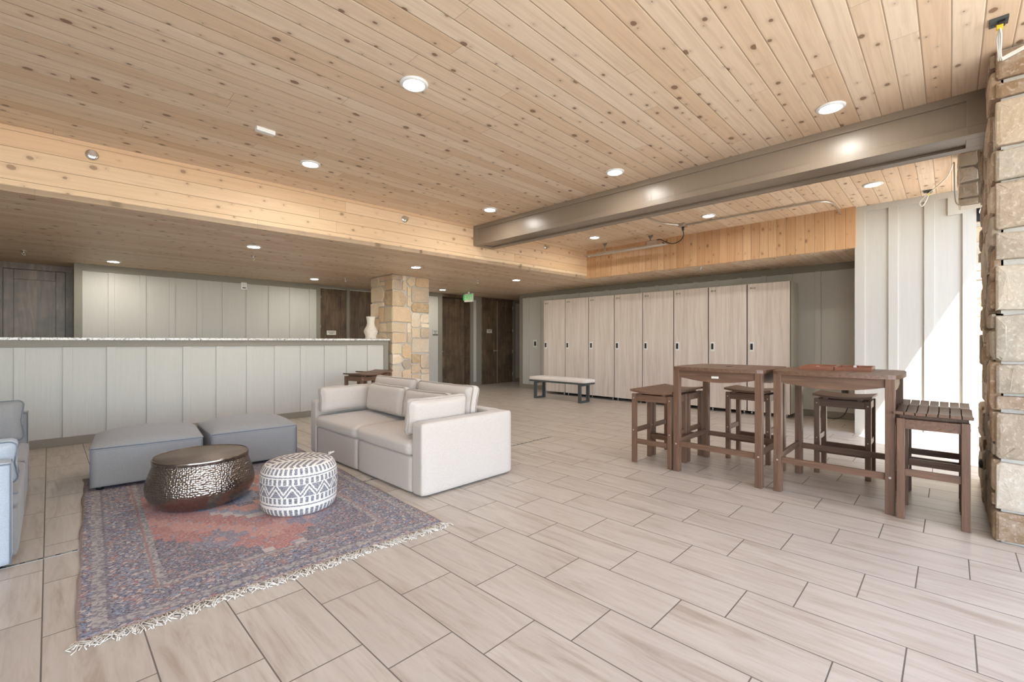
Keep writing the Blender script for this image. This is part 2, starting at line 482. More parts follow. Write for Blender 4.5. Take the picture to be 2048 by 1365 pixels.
def tube(bm, pts, r, seg=8, mat=0):
    pts = [Vector(p) for p in pts]
    rings = []
    up = Vector((0, 0, 1))
    prev = None
    for i, p in enumerate(pts):
        t_ = (pts[min(i + 1, len(pts) - 1)] - pts[max(i - 1, 0)])
        if t_.length < 1e-9:
            t_ = Vector((0, 0, 1))
        t_.normalize()
        if prev is None:
            a = t_.cross(up)
            if a.length < 0.05:
                a = t_.cross(Vector((1, 0, 0)))
        else:
            a = prev - t_ * prev.dot(t_)
        a.normalize()
        prev = a
        b = t_.cross(a)
        rings.append([bm.verts.new(p + (a * math.cos(2 * PI * k / seg) + b * math.sin(2 * PI * k / seg)) * r) for k in range(seg)])
    for i in range(len(rings) - 1):
        for k in range(seg):
            f = bm.faces.new((rings[i][k], rings[i][(k + 1) % seg], rings[i + 1][(k + 1) % seg], rings[i + 1][k]))
            f.smooth = True
            f.material_index = mat
    for rg, rev in ((rings[0], True), (rings[-1], False)):
        f = bm.faces.new(list(reversed(rg)) if rev else rg)
        f.material_index = mat
    return bm

def curve_pts(ctrl, n=8):
    c = [Vector(p) for p in ctrl]
    c = [c[0] * 2 - c[1]] + c + [c[-1] * 2 - c[-2]]
    out = []
    for i in range(1, len(c) - 2):
        p0, p1, p2, p3 = c[i - 1], c[i], c[i + 1], c[i + 2]
        for k in range(n):
            u = k / n
            out.append(0.5 * ((2 * p1) + (p2 - p0) * u + (2 * p0 - 5 * p1 + 4 * p2 - p3) * u * u + (3 * p1 - p0 - 3 * p2 + p3) * u ** 3))
    out.append(c[-2])
    return out

def lathe(bm, prof, seg=48, mat=0, cx=0, cy=0, smooth=True):
    rings = []
    for r, z in prof:
        if r < 1e-5:
            rings.append([bm.verts.new((cx, cy, z))])
        else:
            rings.append([bm.verts.new((cx + r * math.cos(2 * PI * k / seg), cy + r * math.sin(2 * PI * k / seg), z)) for k in range(seg)])
    for a, b in zip(rings, rings[1:]):
        for k in range(seg):
            k2 = (k + 1) % seg
            if len(a) == 1 and len(b) == 1:
                continue
            if len(a) == 1:
                f = bm.faces.new((a[0], b[k2], b[k]))
            elif len(b) == 1:
                f = bm.faces.new((a[k], a[k2], b[0]))
            else:
                f = bm.faces.new((a[k], a[k2], b[k2], b[k]))
            f.smooth = smooth
            f.material_index = mat
    bmesh.ops.recalc_face_normals(bm, faces=bm.faces[:])
    return bm

def prism(bm, poly, z0, z1, axis='z', mat=0):
    """poly: list of 2D points extruded along the axis."""
    def P3(a, b, c):
        return {'z': (a, b, c), 'y': (a, c, b), 'x': (c, a, b)}[axis]
    lo = [bm.verts.new(P3(a, b, z0)) for a, b in poly]
    hi = [bm.verts.new(P3(a, b, z1)) for a, b in poly]
    fs = [bm.faces.new(lo[::-1]), bm.faces.new(hi)]
    n = len(poly)
    for i in range(n):
        fs.append(bm.faces.new((lo[i], lo[(i + 1) % n], hi[(i + 1) % n], hi[i])))
    for f in fs:
        f.material_index = mat
    bmesh.ops.recalc_face_normals(bm, faces=fs)
    return bm

def soft(bm, x0, x1, y0, y1, z0, z1, r=0.05, cuts=16, crown=None, puff=0.0, mat=0):
    """rounded upholstery box; crown = dict(face axis letter -> bulge height), puff pulls in the rim like a pillow"""
    hx, hy, hz = (x1 - x0) / 2, (y1 - y0) / 2, (z1 - z0) / 2
    c = Vector(((x0 + x1) / 2, (y0 + y1) / 2, (z0 + z1) / 2))
    tmp = bmesh.new()
    bmesh.ops.create_cube(tmp, size=2.0)
    bmesh.ops.subdivide_edges(tmp, edges=tmp.edges[:], cuts=cuts, use_grid_fill=True)
    rr = min(r, hx, hy, hz)
    H = (hx, hy, hz)
    for v in tmp.verts:
        n = v.co.copy()
        # denser near the rims
        w = Vector([math.copysign(abs(a) ** 0.8 if abs(a) < 1 else 1, a) for a in n])
        p = Vector([w[i] * H[i] for i in range(3)])
        inner = Vector([max(-(H[i] - rr), min(H[i] - rr, p[i])) for i in range(3)])
        d = p - inner
        if d.length > 1e-9:
            p = inner + d.normalized() * rr
        if puff:
            ax = H.index(min(H))
            o1, o2 = [i for i in range(3) if i != ax]
            k = (1 - abs(n[o1]) ** 3.5) * (1 - abs(n[o2]) ** 3.5)
            p[ax] *= (1 - puff) + puff * k ** 0.5 if k > 0 else (1 - puff)
            # slightly concave silhouette between the corners
            p[o1] *= 1 - 0.035 * (1 - n[o2] ** 2)
            p[o2] *= 1 - 0.035 * (1 - n[o1] ** 2)
        if crown:
            for key, hgt in crown.items():
                s_ = 1 if key[0] == '+' else -1
                ax = 'xyz'.index(key[1])
                o1, o2 = [i for i in range(3) if i != ax]
                if n[ax] * s_ > 0.0:
                    p[ax] += s_ * hgt * max(0, 1 - n[o1] ** 2) ** 0.7 * max(0, 1 - n[o2] ** 2) ** 0.7 * max(0, n[ax] * s_)
        v.co = c + p
    vm = {}
    for v in tmp.verts:
        vm[v] = bm.verts.new(v.co)
    for f in tmp.faces:
        nf = bm.faces.new([vm[v] for v in f.verts])
        nf.smooth = True
        nf.material_index = mat
    tmp.free()
    return bm

def mesh_of(name, bm, mats):
    me = bpy.data.meshes.new(name)
    bmesh.ops.recalc_face_normals(bm, faces=bm.faces[:])
    bm.to_mesh(me)
    bm.free()
    if not isinstance(mats, (list, tuple)):
        mats = [mats]
    for m_ in mats:
        me.materials.append(MAT[m_] if isinstance(m_, str) else m_)
    return me

def obj(name, bm, mats, parent=None, loc=None, rot=None, label=None):
    o_ = bpy.data.objects.new(name, mesh_of(name, bm, mats))
    COL.objects.link(o_)
    if parent:
        o_.parent = parent
    if loc:
        o_.location = loc
    if rot:
        o_.rotation_euler = rot
    if label:
        o_['label'] = label
    return o_

def tag(o_, label, cat, group=None):
    o_['label'] = label
    o_['category'] = cat
    if group:
        o_['group'] = group
    return o_

def thing(name, label, cat, loc=(0, 0, 0), rz=0.0, group=None):
    e_ = bpy.data.objects.new(name, None)
    e_.empty_display_size = 0.1
    COL.objects.link(e_)
    e_.location = loc
    e_.rotation_euler = (0, 0, rz)
    return tag(e_, label, cat, group)

def struct(name, bm, mats, label=None, parent=None):
    o_ = obj(name, bm, mats, parent)
    if not parent:
        o_['kind'] = 'structure'
    if label:
        o_['label'] = label
    return o_

def dup(root, loc=None, rz=None, label=None, group=None):
    r = root.copy()
    COL.objects.link(r)
    if loc is not None:
        r.location = loc
    if rz is not None:
        r.rotation_euler = (0, 0, rz)
    if label:
        r['label'] = label
    if group:
        r['group'] = group
    for ch in list(root.children):
        c_ = ch.copy()
        COL.objects.link(c_)
        c_.parent = r
        for g_ in list(ch.children):
            d_ = g_.copy()
            COL.objects.link(d_)
            d_.parent = c_
    return r

# ------------------------------------------------------------------ structure
ZL, ZH = 2.55, 3.11
X0, X1 = -3.2, 11.6
WALLX = 9.0
def fy(x):            # front line of the slanted soffit drop
    return 5.75 - 0.052 * max(0, (x + 0.3)) * 0.98

bm = new(); bx(bm, X0 - 0.1, X1 + 0.1, -0.95, 11.1, -0.10, 0.0)
struct('floor', bm, 'tile')
bm = new(); bx(bm, -30, 40, -40, -0.95, -0.22, -0.012)
struct('floor_outdoor', bm, 'ground', 'pale concrete paving outside')
# upper ceiling
bm = new(); bx(bm, X0 - 0.1, 9.1, -0.62, 5.95, ZH, ZH + 0.1)
struct('ceiling', bm, 'ceil')
bm = new(); bx(bm, X0 - 0.1, 4.1, -3.0, -0.62, ZH, ZH + 0.1)  # unseen canopy, added to keep the sun off the floor near the camera
struct('ceiling', bm, 'ceil', 'unseen canopy added over the open side to block the sun')
# lower ceiling (L shape)
bm = new()
prism(bm, [(X0 - 0.1, fy(X0)), (-0.3, fy(-0.3)), (7.7, fy(7.7)), (7.7, 0.95), (9.1, 0.95), (9.1, 5.3), (X1 + 0.1, 5.3), (X1 + 0.1, 11.1), (X0 - 0.1, 11.1)], ZL, ZL + 0.05)
struct('ceiling', bm, 'ceil', 'lower board ceiling over the counter and lockers')
# soffit drops
bm = new()
prism(bm, [(X0 - 0.1, fy(X0)), (-0.3, fy(-0.3)), (7.7, fy(7.7)), (7.7, fy(7.7) + 0.03), (-0.3, fy(-0.3) + 0.03), (X0 - 0.1, fy(X0) + 0.03)], ZL - 0.002, ZH)
struct('trim_1', bm, 'fascia', 'pale board face between the two ceiling heights')
bm = new(); bx(bm, 7.68, 7.71, 0.935, fy(7.7) + 0.02, ZL - 0.004, ZH)
struct('trim_2', bm, 'orange', 'orange vertical board face above the lockers')

def battens(bm, axis, pos, w, plane, t_, z0, z1):
    for p_ in pos:
        if axis == 'x':
            bx(bm, p_ - w / 2, p_ + w / 2, plane - t_, plane + 0.01, z0, z1, 0, 0.003)
        else:
            bx(bm, plane - t_, plane + 0.01, p_ - w / 2, p_ + w / 2, z0, z1, 0, 0.003)

# back wall behind counter (Y = 10.3)
BY = 10.3
bm = new()
bx(bm, 0.295, 4.31, BY, BY + 0.1, 0, ZL)
battens(bm, 'x', [0.745 + 0.42 * k for k in range(9)], 0.085, BY, 0.018, 0.1, ZL - 0.11)
bx(bm, 0.295, 0.395, BY + 0.1, 10.95, 0, ZL)
bx(bm, 5.75, 6.05, 9.8, BY + 0.1, 0, ZL)
struct('wall_back', bm, 'panel')
bm = new()
bx(bm, 0.285, 4.31, BY - 0.022, BY, ZL - 0.115, ZL - 0.001)
bx(bm, 0.285, 0.385, BY - 0.022, BY, 0, ZL - 0.115)
bx(bm, 4.225, 4.31, BY - 0.022, BY, 0, ZL - 0.115)
bx(bm, 4.93, 5.0, BY - 0.03, BY + 0.08, 0, ZL - 0.06)
bx(bm, 5.66, 5.76, BY - 0.022, BY + 0.05, 0, ZL - 0.06)
bx(bm, 4.31, 5.76, BY - 0.01, BY + 0.08, ZL - 0.06, ZL - 0.001)
struct('trim_3', bm, 'trim', 'taupe trim boards round the wall behind the counter')

def door(name, xa, xb, y, z1, label, hinge=None, knob=None, facing=-1):
    """dark two panel door leaf in the plane y, seen from -y"""
    bm = new()
    bx(bm, xa, xb, y, y + 0.045, 0.004, z1)
    st = 0.115
    for a, b, c_, d_ in ((xa, xa + st, 0.004, z1), (xb - st, xb, 0.004, z1), (xa + st, xb - st, z1 - 0.16, z1), (xa + st, xb - st, 0.004, 0.22), (xa + st, xb - st, 0.86, 1.02)):
        bx(bm, a, b, y - 0.019, y, c_, d_, 0, 0.004)
    d = struct(name, bm, 'dark_z', label)
    if hinge is not None:
        for zz_ in (0.25, 0.95, 1.6, z1 - 0.2):
            b2 = new(); cyl(b2, (hinge, y - 0.022, zz_ - 0.05), (hinge, y - 0.022, zz_ + 0.05), 0.009, 8)
            obj('hinge', b2, 'steel', d)
    if knob is not None:
        b2 = new()
        cyl(b2, (knob, y - 0.014, 0.98), (knob, y - 0.06, 0.98), 0.012, 12)
        bx(b2, knob - 0.02, knob + 0.11, y - 0.07, y - 0.055, 0.97, 0.99, 0, 0.004)
        cyl(b2, (knob, y - 0.014, 0.98), (knob, y - 0.022, 0.98), 0.028, 16)
        obj('door_handle', b2, 'steel', d)
    return d
door('door_1', 4.315, 4.925, BY + 0.02, ZL - 0.07, 'dark wood door behind the counter with a small cream sign', hinge=4.325)
door('door_2', 5.005, 5.655, BY + 0.02, ZL - 0.07, 'plain dark wood door beside the stone pillar')
# alcove at far left
bm = new(); bx(bm, X0 - 0.1, 0.295, 10.95, 11.05, 0, ZL)
struct('wall_alcove', bm, 'dark_z')
bm = new()
bx(bm, -0.60, -0.52, 10.92, 10.95, 0, ZL - 0.1); bx(bm, 0.2, 0.293, 10.92, 10.95, 0, ZL - 0.1)
bx(bm, X0, 0.293, 10.90, 10.95, ZL - 0.1, ZL - 0.001)
struct('trim_4', bm, 'dark_z', 'dark stained frame of the left alcove')
door('door_3', -0.515, 0.195, 10.90, ZL - 0.11, 'large dark wood door in the left alcove')

# far wall (Y = 9.8) right of the pillar
FY = 9.8
bm = new()
bx(bm, 6.05, 7.30, FY, FY + 0.1, 0, ZL)
bx(bm, 8.36, 8.70, FY, FY + 0.1, 0, ZL)
bx(bm, 10.16, X1, FY, FY + 0.1, 0, ZL)
bx(bm, 7.25, 8.42, FY + 0.27, FY + 0.37, 0, ZL)
bx(bm, 8.62, 10.25, FY + 0.07, FY + 0.12, 0, ZL)
struct('wall_far', bm, 'panel')
bm = new()
bx(bm, 7.235, 7.36, FY - 0.022, FY + 0.3, 0, ZL - 0.1)
bx(bm, 8.345, 8.46, FY - 0.022, FY + 0.02, 0, ZL - 0.1)
bx(bm, 8.585, 8.775, FY - 0.022, FY + 0.08, 0, ZL - 0.1)
bx(bm, 10.09, 10.20, FY - 0.022, FY + 0.08, 0, ZL - 0.1)
bx(bm, 6.05, 7.36, FY - 0.022, FY, ZL - 0.1, ZL - 0.001)
bx(bm, 8.345, 8.775, FY - 0.022, FY, ZL - 0.1, ZL - 0.001)
bx(bm, 10.09, X1, FY - 0.022, FY, ZL - 0.1, ZL - 0.001)
struct('trim_5', bm, 'trim', 'taupe trim boards on the far wall')
bm = new()
bx(bm, 8.315, 8.345, FY - 0.015, FY + 0.27, 0, ZL - 0.08)
bx(bm, 7.36, 8.345, FY - 0.01, FY + 0.27, ZL - 0.08, ZL - 0.001)
bx(bm, 8.775, 10.09, FY - 0.01, FY + 0.07, ZL - 0.06, ZL - 0.001)
struct('trim_6', bm, 'dark_z', 'dark stained door jambs on the far wall')
door('door_4', 7.365, 8.31, FY + 0.225, ZL - 0.085, 'recessed dark wood door right of the stone pillar', knob=7.42)
door('door_5', 8.78, 9.405, FY + 0.02, ZL - 0.065, 'left leaf of the dark double door with a cream sign', hinge=8.785, knob=9.30)
door('door_6', 9.445, 10.085, FY + 0.02, ZL - 0.065, 'right leaf of the dark double door', hinge=10.08)
bm = new(); bx(bm, 9.405, 9.445, FY - 0.002, FY + 0.06, 0, ZL - 0.065)
struct('trim_7', bm, 'trim', 'pale post between the double door leaves')
bm = new()
bx(bm, 6.05, 7.235, FY - 0.02, FY, 0, 0.1); bx(bm, 8.46, 8.585, FY - 0.02, FY, 0, 0.1); bx(bm, 10.2, X1, FY - 0.02, FY, 0, 0.1)
struct('baseboard_far', bm, 'trim')
bm = new(); bx(bm, X1, X1 + 0.1, 8.0, 10.2, 0, ZL); struct('wall_corridor', bm, 'panel')
bm = new(); bx(bm, X0 - 0.1, X0, -0.62, 11.05, 0, ZH); struct('wall_left', bm, 'panel')

# locker wall (X = 9.0)
bm = new()
bx(bm, WALLX, WALLX + 0.1, 0.95, 8.45, 0, ZL)
battens(bm, 'y', [1.60 + 0.41 * k for k in range(17)], 0.085, WALLX, 0.022, 0.1, ZL - 0.1)
bx(bm, WALLX + 0.1, X1, 8.35, 8.449, 0, ZL)
struct('wall_right', bm, 'panel')
bm = new()
bx(bm, WALLX - 0.022, WALLX, 0.95, 8.45, ZL - 0.115, ZL - 0.001)
bx(bm, WALLX - 0.022, WALLX + 0.1, 8.36, 8.46, 0.0, ZL - 0.115)
bx(bm, WALLX - 0.022, WALLX, 0.951, 1.06, 0.11, ZL - 0.115)
struct('trim_8', bm, 'trim', 'taupe trim boards round the locker wall')
bm = new(); bx(bm, WALLX - 0.024, WALLX, 0.951, 8.36, 0, 0.11)
struct('baseboard_right', bm, 'trim')

# white bump-out wall by the opening
NX = 7.76
bm = new()
bx(bm, NX, WALLX + 0.1, -0.215, 0.95, 0, ZH)
for p_ in (0.548, 0.199):
    bx(bm, NX - 0.02, NX, p_ - 0.05, p_ + 0.05, 0.11, ZH - 0.075, 0, 0.003)
struct('wall_front', bm, 'panel')
bm = new()
bx(bm, NX - 0.024, NX, 0.842, 0.952, 0.0, ZH - 0.075)
bx(bm, NX - 0.024, NX, -0.215, 0.952, ZH - 0.075, ZH - 0.001)
bx(bm, NX - 0.024, NX, -0.215, -0.098, 0.11, 2.82)
bx(bm, NX - 0.024, NX, -0.215, 0.032, 2.82, ZH - 0.075)
struct('trim_9', bm, 'panel', 'stepped trim boards on the sunlit wall')
bm = new(); bx(bm, NX - 0.026, NX, -0.215, 0.842, 0, 0.11)
struct('baseboard_front', bm, 'panel')
# roof edge over the right opening, added to cast the wall's sun line
bm = new(); bx(bm, 5.96, 9.1, -0.66, -0.62, 3.03, ZH + 0.1); bx(bm, 5.96, 9.1, -0.62, -0.35, ZH - 0.02, ZH - 0.001); bx(bm, 4.1, 4.14, -0.98, -0.62, 3.115, ZH + 0.1)
struct('trim_10', bm, 'trim', 'roof edge board added over the opening to cast the sun line')

# ------------------------------------------------------------------ stone work
def stone_face(bm, layer, u0, u1, v0, v1, plane, axis, sgn, cell, depth, pal, maxw=4, maxh=4, gap=0.012, rng=None):
    """pack irregular ashlar blocks over the rectangle (u,v); v is height. axis = constant axis"""
    rng = rng or random
    nu = max(1, round((u1 - u0) / cell)); nv = max(1, round((v1 - v0) / cell))
    cu, cv = (u1 - u0) / nu, (v1 - v0) / nv
    used = [[False] * nu for _ in range(nv)]
    for j in range(nv):
        for i in range(nu):
            if used[j][i]:
                continue
            w, h = rng.choice([(2, 2), (3, 2), (2, 3), (3, 3), (4, 2), (3, 2), (2, 1), (4, 3), (2, 2)])
            w, h = min(w, maxw), min(h, maxh)
            w = min(w, nu - i)
            while w > 1 and any(used[j][i + k] for k in range(w)):
                w -= 1
            h = min(h, nv - j)
            ok = False
            while h > 1:
                if all(not used[j + b][i + a] for a in range(w) for b in range(h)):
                    break
                h -= 1
            if nu - (i + w) == 1 and not used[j][nu - 1] and all(not used[j + b][nu - 1] for b in range(h)):
                w += 1
            for a in range(w):
                for b in range(h):
                    used[j + b][i + a] = True
            a0, a1 = u0 + i * cu + gap, u0 + (i + w) * cu - gap
            b0, b1 = v0 + j * cv + gap, v0 + (j + h) * cv - gap
            if i == 0: a0 = u0
            if i + w == nu: a1 = u1
            jt = gap * 0.9
            ch = min(a1 - a0, b1 - b0) * rng.uniform(0.08, 0.26)
            pts = []
            for (x_, y_, dx, dy) in ((a0, b0, 1, 1), (a1, b0, -1, 1), (a1, b1, -1, -1), (a0, b1, 1, -1)):
                edge = (x_ == u0 or x_ == u1)
                c1_ = ch * rng.uniform(0.3, 1.5)
                if edge: c1_ *= 0.25
                p1_ = (x_ + dx * c1_, y_)
                p2_ = (x_, y_ + dy * c1_)
                pair = [p1_, p2_] if (dx * dy < 0) else [p2_, p1_]
                pts += pair
            pts = [(min(u1, max(u0, px_ + rng.uniform(-jt, jt) * (0 if px_ in (u0, u1) else 1))), py_ + rng.uniform(-jt, jt)) for px_, py_ in pts]
            mu = sum(p_[0] for p_ in pts) / len(pts); mv = sum(p_[1] for p_ in pts) / len(pts)
            dp = depth * rng.uniform(0.6, 1.25)
            col = pal[rng.randrange(len(pal))]
            k_ = rng.uniform(0.9, 1.1)
            col = (min(1, col[0] * k_), min(1, col[1] * k_), min(1, col[2] * k_), 1)
            rings = []
            for sc_, dd in ((1.0, -0.01), (1.0, dp * 0.55), (0.97, dp * 0.9), (0.86, dp * 1.08), (0.45, dp * 1.18)):
                ring = []
                for (x_, y_) in pts:
                    e_ = min(a1 - a0, b1 - b0) * (1 - sc_) * 0.5
                    vx, vy = mu - x_, mv - y_
                    l_ = math.hypot(vx, vy) or 1
                    X_ = x_ + vx / l_ * e_ * 1.3; Y_ = y_ + vy / l_ * e_ * 1.3
                    D = plane + sgn * (dd + (rng.uniform(-0.003, 0.003) if sc_ < 1 else 0))
                    ring.append(bm.verts.new((D, X_, Y_) if axis == 'x' else (X_, D, Y_)))
                rings.append(ring)
            fs = []
            n = len(pts)
            for r0, r1 in zip(rings, rings[1:]):
                for k in range(n):
                    fs.append(bm.faces.new((r0[k], r0[(k + 1) % n], r1[(k + 1) % n], r1[k])))
            fs.append(bm.faces.new(rings[-1]))
            for f in fs:
                f.material_index = 1
                for lp in f.loops:
                    lp[layer] = col

def stone_block(name, x0, x1, y0, y1, z0, z1, faces, cell, pal, mat, depth=0.02, maxw=4, maxh=4, gap=0.012, seed=1, extra=None):
    rng = random.Random(seed)
    bm = new()
    layer = bm.loops.layers.color.new('tint')
    bx(bm, x0, x1, y0, y1, z0, z1, 0)
    for fc in faces:
        if fc == '-x': stone_face(bm, layer, y0 - depth * .7, y1 + depth * .7, z0, z1, x0, 'x', -1, cell, depth, pal, maxw, maxh, gap, rng)
        if fc == '+x': stone_face(bm, layer, y0, y1, z0, z1, x1, 'x', 1, cell, depth, pal, maxw, maxh, gap, rng)
        if fc == '-y': stone_face(bm, layer, x0 - depth * .7, x1 + depth * .7, z0, z1, y0, 'y', -1, cell, depth, pal, maxw, maxh, gap, rng)
        if fc == '+y': stone_face(bm, layer, x0, x1, z0, z1, y1, 'y', 1, cell, depth, pal, maxw, maxh, gap, rng)
    return obj(name, bm, ['mortar', mat])
PAL1 = [lin(232, 222, 206), lin(238, 230, 218), lin(226, 210, 188), lin(230, 216, 198), lin(220, 210, 198), lin(236, 226, 208)]
PAL2 = [lin(212, 202, 188), lin(204, 190, 172), lin(216, 210, 200), lin(196, 178, 156), lin(206, 198, 186)]
pil = stone_block('stone_pillar', 4.59, 5.40, 7.66, 8.45, 0.0, ZL - 0.002, ['-x', '-y', '+x', '+y'], 0.100, PAL1, 'stone', 0.024, 4, 4, 0.010, 11)
tag(pil, 'square pillar of buff limestone blocks at the end of the counter', 'pillar')
col_ = stone_block('stone_column', 4.20, 5.92, -0.95, -0.225, 0.0, ZH - 0.002, ['-x', '+y', '+x'], 0.105, PAL2, 'stone2', 0.035, 4, 3, 0.013, 5)
tag(col_, 'large rough sandstone column at the right edge carrying the beam', 'column')
stub = stone_block('stone_bracket', 6.16, 6.36, -0.60, -0.065, 2.575, ZH - 0.022, ['-x', '+y'], 0.07, [lin(250, 246, 238), lin(244, 238, 228)], 'stone3', 0.02, 3, 2, 0.008, 3)  # block lies in shade; its brightness is put into near-white stone colours
tag(stub, 'stone projection under the ceiling behind the column, sunlight put into its colour', 'stone block')
ext = stone_block('wall_outdoor', NX + 0.06, NX + 0.3, -2.6, -0.217, 0.0, ZH, ['-x'], 0.11, PAL1, 'stone', 0.02, 4, 3, 0.01, 8)
ext['kind'] = 'structure'; ext['label'] = 'buff stone wall outside the opening'

# ------------------------------------------------------------------ painted ceiling beam
bm = new()
BXa, BXb, BZ = 4.745, 5.17, 2.795
Ye = fy(4.95) + 0.0
bx(bm, BXa + 0.02, BXb - 0.02, -0.21, Ye - 0.02, BZ + 0.02, ZH - 0.001)
for xa, xb in ((BXa, BXa + 0.02), (BXb - 0.02, BXb)):
    bx(bm, xa, xb, -0.21, Ye, ZH - 0.06, ZH - 0.001, 0, 0.002)
    bx(bm, xa, xb, -0.21, Ye, BZ, BZ + 0.06, 0, 0.002)
    bx(bm, xa, xb, -0.21, -0.08, BZ + 0.06, ZH - 0.06, 0, 0.002)
    bx(bm, xa, xb, Ye - 0.10, Ye, BZ + 0.06, ZH - 0.06, 0, 0.002)
for xa, xb in ((BXa + 0.02, BXa + 0.11), (BXb - 0.11, BXb - 0.02)):
    bx(bm, xa, xb, -0.21, Ye, BZ, BZ + 0.02, 0, 0.002)
bx(bm, BXa + 0.11, BXb - 0.11, -0.21, -0.08, BZ, BZ + 0.02, 0, 0.002)
bx(bm, BXa + 0.11, BXb - 0.11, Ye - 0.10, Ye, BZ, BZ + 0.02, 0, 0.002)
tag(obj('ceiling_beam', bm, 'beam'), 'long taupe painted beam with recessed panels crossing the upper ceiling', 'beam')

# ------------------------------------------------------------------ reception counter
CY = 7.72
rc = thing('reception_counter', 'long reception counter clad in pale grey boards and battens', 'counter', (0, 0, 0))
bm = new()
bx(bm, X0 + 0.04, 4.50, CY, CY + 0.5, 0.0, 1.279)
battens(bm, 'x', [0.175 - 0.4 * 8 + 0.398 * k for k in range(19) if 0.175 - 3.2 + 0.398 * k < 4.3], 0.09, CY, 0.018, 0.10, 1.195)
obj('body', bm, 'panel', rc)
bm = new()
bx(bm, X0 + 0.04, 4.525, CY - 0.022, CY, 1.195, 1.278, 0, 0.002)
bx(bm, 4.43, 4.52, CY - 0.022, CY, 0.0, 1.195, 0, 0.002)
bx(bm, 4.50, 4.522, CY, CY + 0.5, 0.0, 1.278, 0, 0.002)
bx(bm, X0 + 0.04, 4.43, CY - 0.02, CY, 0.0, 0.10, 0, 0.002)
obj('trim_boards', bm, 'trim', rc, label='taupe trim boards')
bm = new(); bx(bm, X0 + 0.04, 4.545, CY - 0.05, CY + 0.55, 1.2795, 1.312, 0, 0.004)
tag(obj('countertop', bm, 'granite'), 'white speckled granite slab on top of the reception counter', 'countertop')
# vase
bm = new()
lathe(bm, [(0.0, 0.0), (0.098, 0.0), (0.105, 0.012), (0.10, 0.04), (0.104, 0.07), (0.128, 0.125), (0.13, 0.15), (0.11, 0.20), (0.082, 0.245), (0.07, 0.30), (0.074, 0.35), (0.088, 0.425), (0.083, 0.428), (0.068, 0.35), (0.060, 0.30), (0.0, 0.27)], 40)
vz = obj('vase', bm, 'ceramic', loc=(4.33, 8.02, 1.3125))
tag(vz, 'cream hourglass ceramic vase on the counter by the pillar', 'vase')

# ------------------------------------------------------------------ downlights
def downlight(mat):
    e_ = bpy.data.objects.new('recessed_downlight', None)
    COL.objects.link(e_)
    bm = new(); lathe(bm, [(0.072, -0.012), (0.078, -0.016), (0.098, -0.008), (0.100, 0.0), (0.066, 0.0), (0.066, -0.006), (0.072, -0.012)], 40)
    obj('trim_ring', bm, 'white', e_)
    bm = new(); lathe(bm, [(0.0, -0.011), (0.060, -0.011), (0.072, -0.009), (0.072, -0.002), (0.0, -0.002)], 40)
    obj('lens', bm, mat, e_)
    return e_
names_hi = {(1.82, 2.75): 'nearest lit downlight, large in the upper ceiling', (1.89, 4.76): 'upper ceiling downlight left, above the grey ottomans',
            (4.29, 0.68): 'upper ceiling downlight near the stone column beside the beam', (4.29, 2.62): 'upper ceiling downlight half way along the beam',
            (4.30, 4.62): 'upper ceiling downlight at the far left end of the beam', (6.74, 0.66): 'downlight beyond the beam near the sunlit wall',
            (6.74, 2.55): 'downlight beyond the beam beside the metal conduit', (6.74, 4.53): 'downlight beyond the beam above the hanging heater'}
lamp0 = downlight('lamp')
first = True
for (x_, y_), lb in names_hi.items():
    d_ = lamp0 if first else dup(lamp0)
    first = False
    d_.location = (x_, y_, ZH)
    tag(d_, 'round white ' + lb, 'ceiling light', 'downlights in the upper ceiling')
names_lo = {(1.93, 6.75): 'lower ceiling downlight over the counter, centre left', (0.72, 9.62): 'lower ceiling downlight near the dark alcove behind the counter',
            (3.80, 9.36): 'lower ceiling downlight in front of the dark doors behind the counter', (4.42, 6.62): 'lower ceiling downlight just above and right of the stone pillar',
            (6.82, 9.05): 'lower ceiling downlight near the exit sign', (6.82, 6.52): 'lower ceiling downlight toward the lockers, above the bench'}
lamp1 = downlight('lamp_lo')
first = True
for (x_, y_), lb in names_lo.items():
    d_ = lamp1 if first else dup(lamp1)
    first = False
    d_.location = (x_, y_, ZL)
    tag(d_, 'round white ' + lb, 'ceiling light', 'downlights in the lower ceiling')

# ------------------------------------------------------------------ sprinklers
def sprinkler():
    e_ = bpy.data.objects.new('fire_sprinkler', None)
    COL.objects.link(e_)
    bm = new(); lathe(bm, [(0.0, 0.0), (0.038, 0.0), (0.036, -0.008), (0.018, -0.016), (0.0, -0.016)], 24)
    obj('escutcheon', bm, 'chrome', e_)
    bm = new()
    cyl(bm, (0, 0, -0.01), (0, 0, -0.035), 0.011, 12)
    tube(bm, [(-0.004, 0, -0.03), (-0.017, 0, -0.045), (-0.004, 0, -0.065)], 0.0035, 6)
    tube(bm, [(0.004, 0, -0.03), (0.017, 0, -0.045), (0.004, 0, -0.065)], 0.0035, 6)
    cyl(bm, (0, 0, -0.062), (0, 0, -0.067), 0.020, 14)
    obj('head', bm, 'chrome', e_)
    return e_
sp0 = sprinkler(); sp0.location = (-0.25, 9.40, ZL)
tag(sp0, 'chrome sprinkler head in front of the dark alcove', 'sprinkler', 'sprinkler heads')
for x_, y_, z_, lb in ((2.14, 7.50, ZL, 'chrome sprinkler head over the middle of the counter'), (4.23, 8.88, ZL, 'chrome sprinkler head left of the stone pillar'),
                       (6.33, 7.18, ZL, 'chrome sprinkler head in the lower ceiling above the exit sign'), (7.90, 3.12, ZL, 'chrome sprinkler head above the lockers')):
    s_ = dup(sp0, (x_, y_, z_), 0.3, lb)
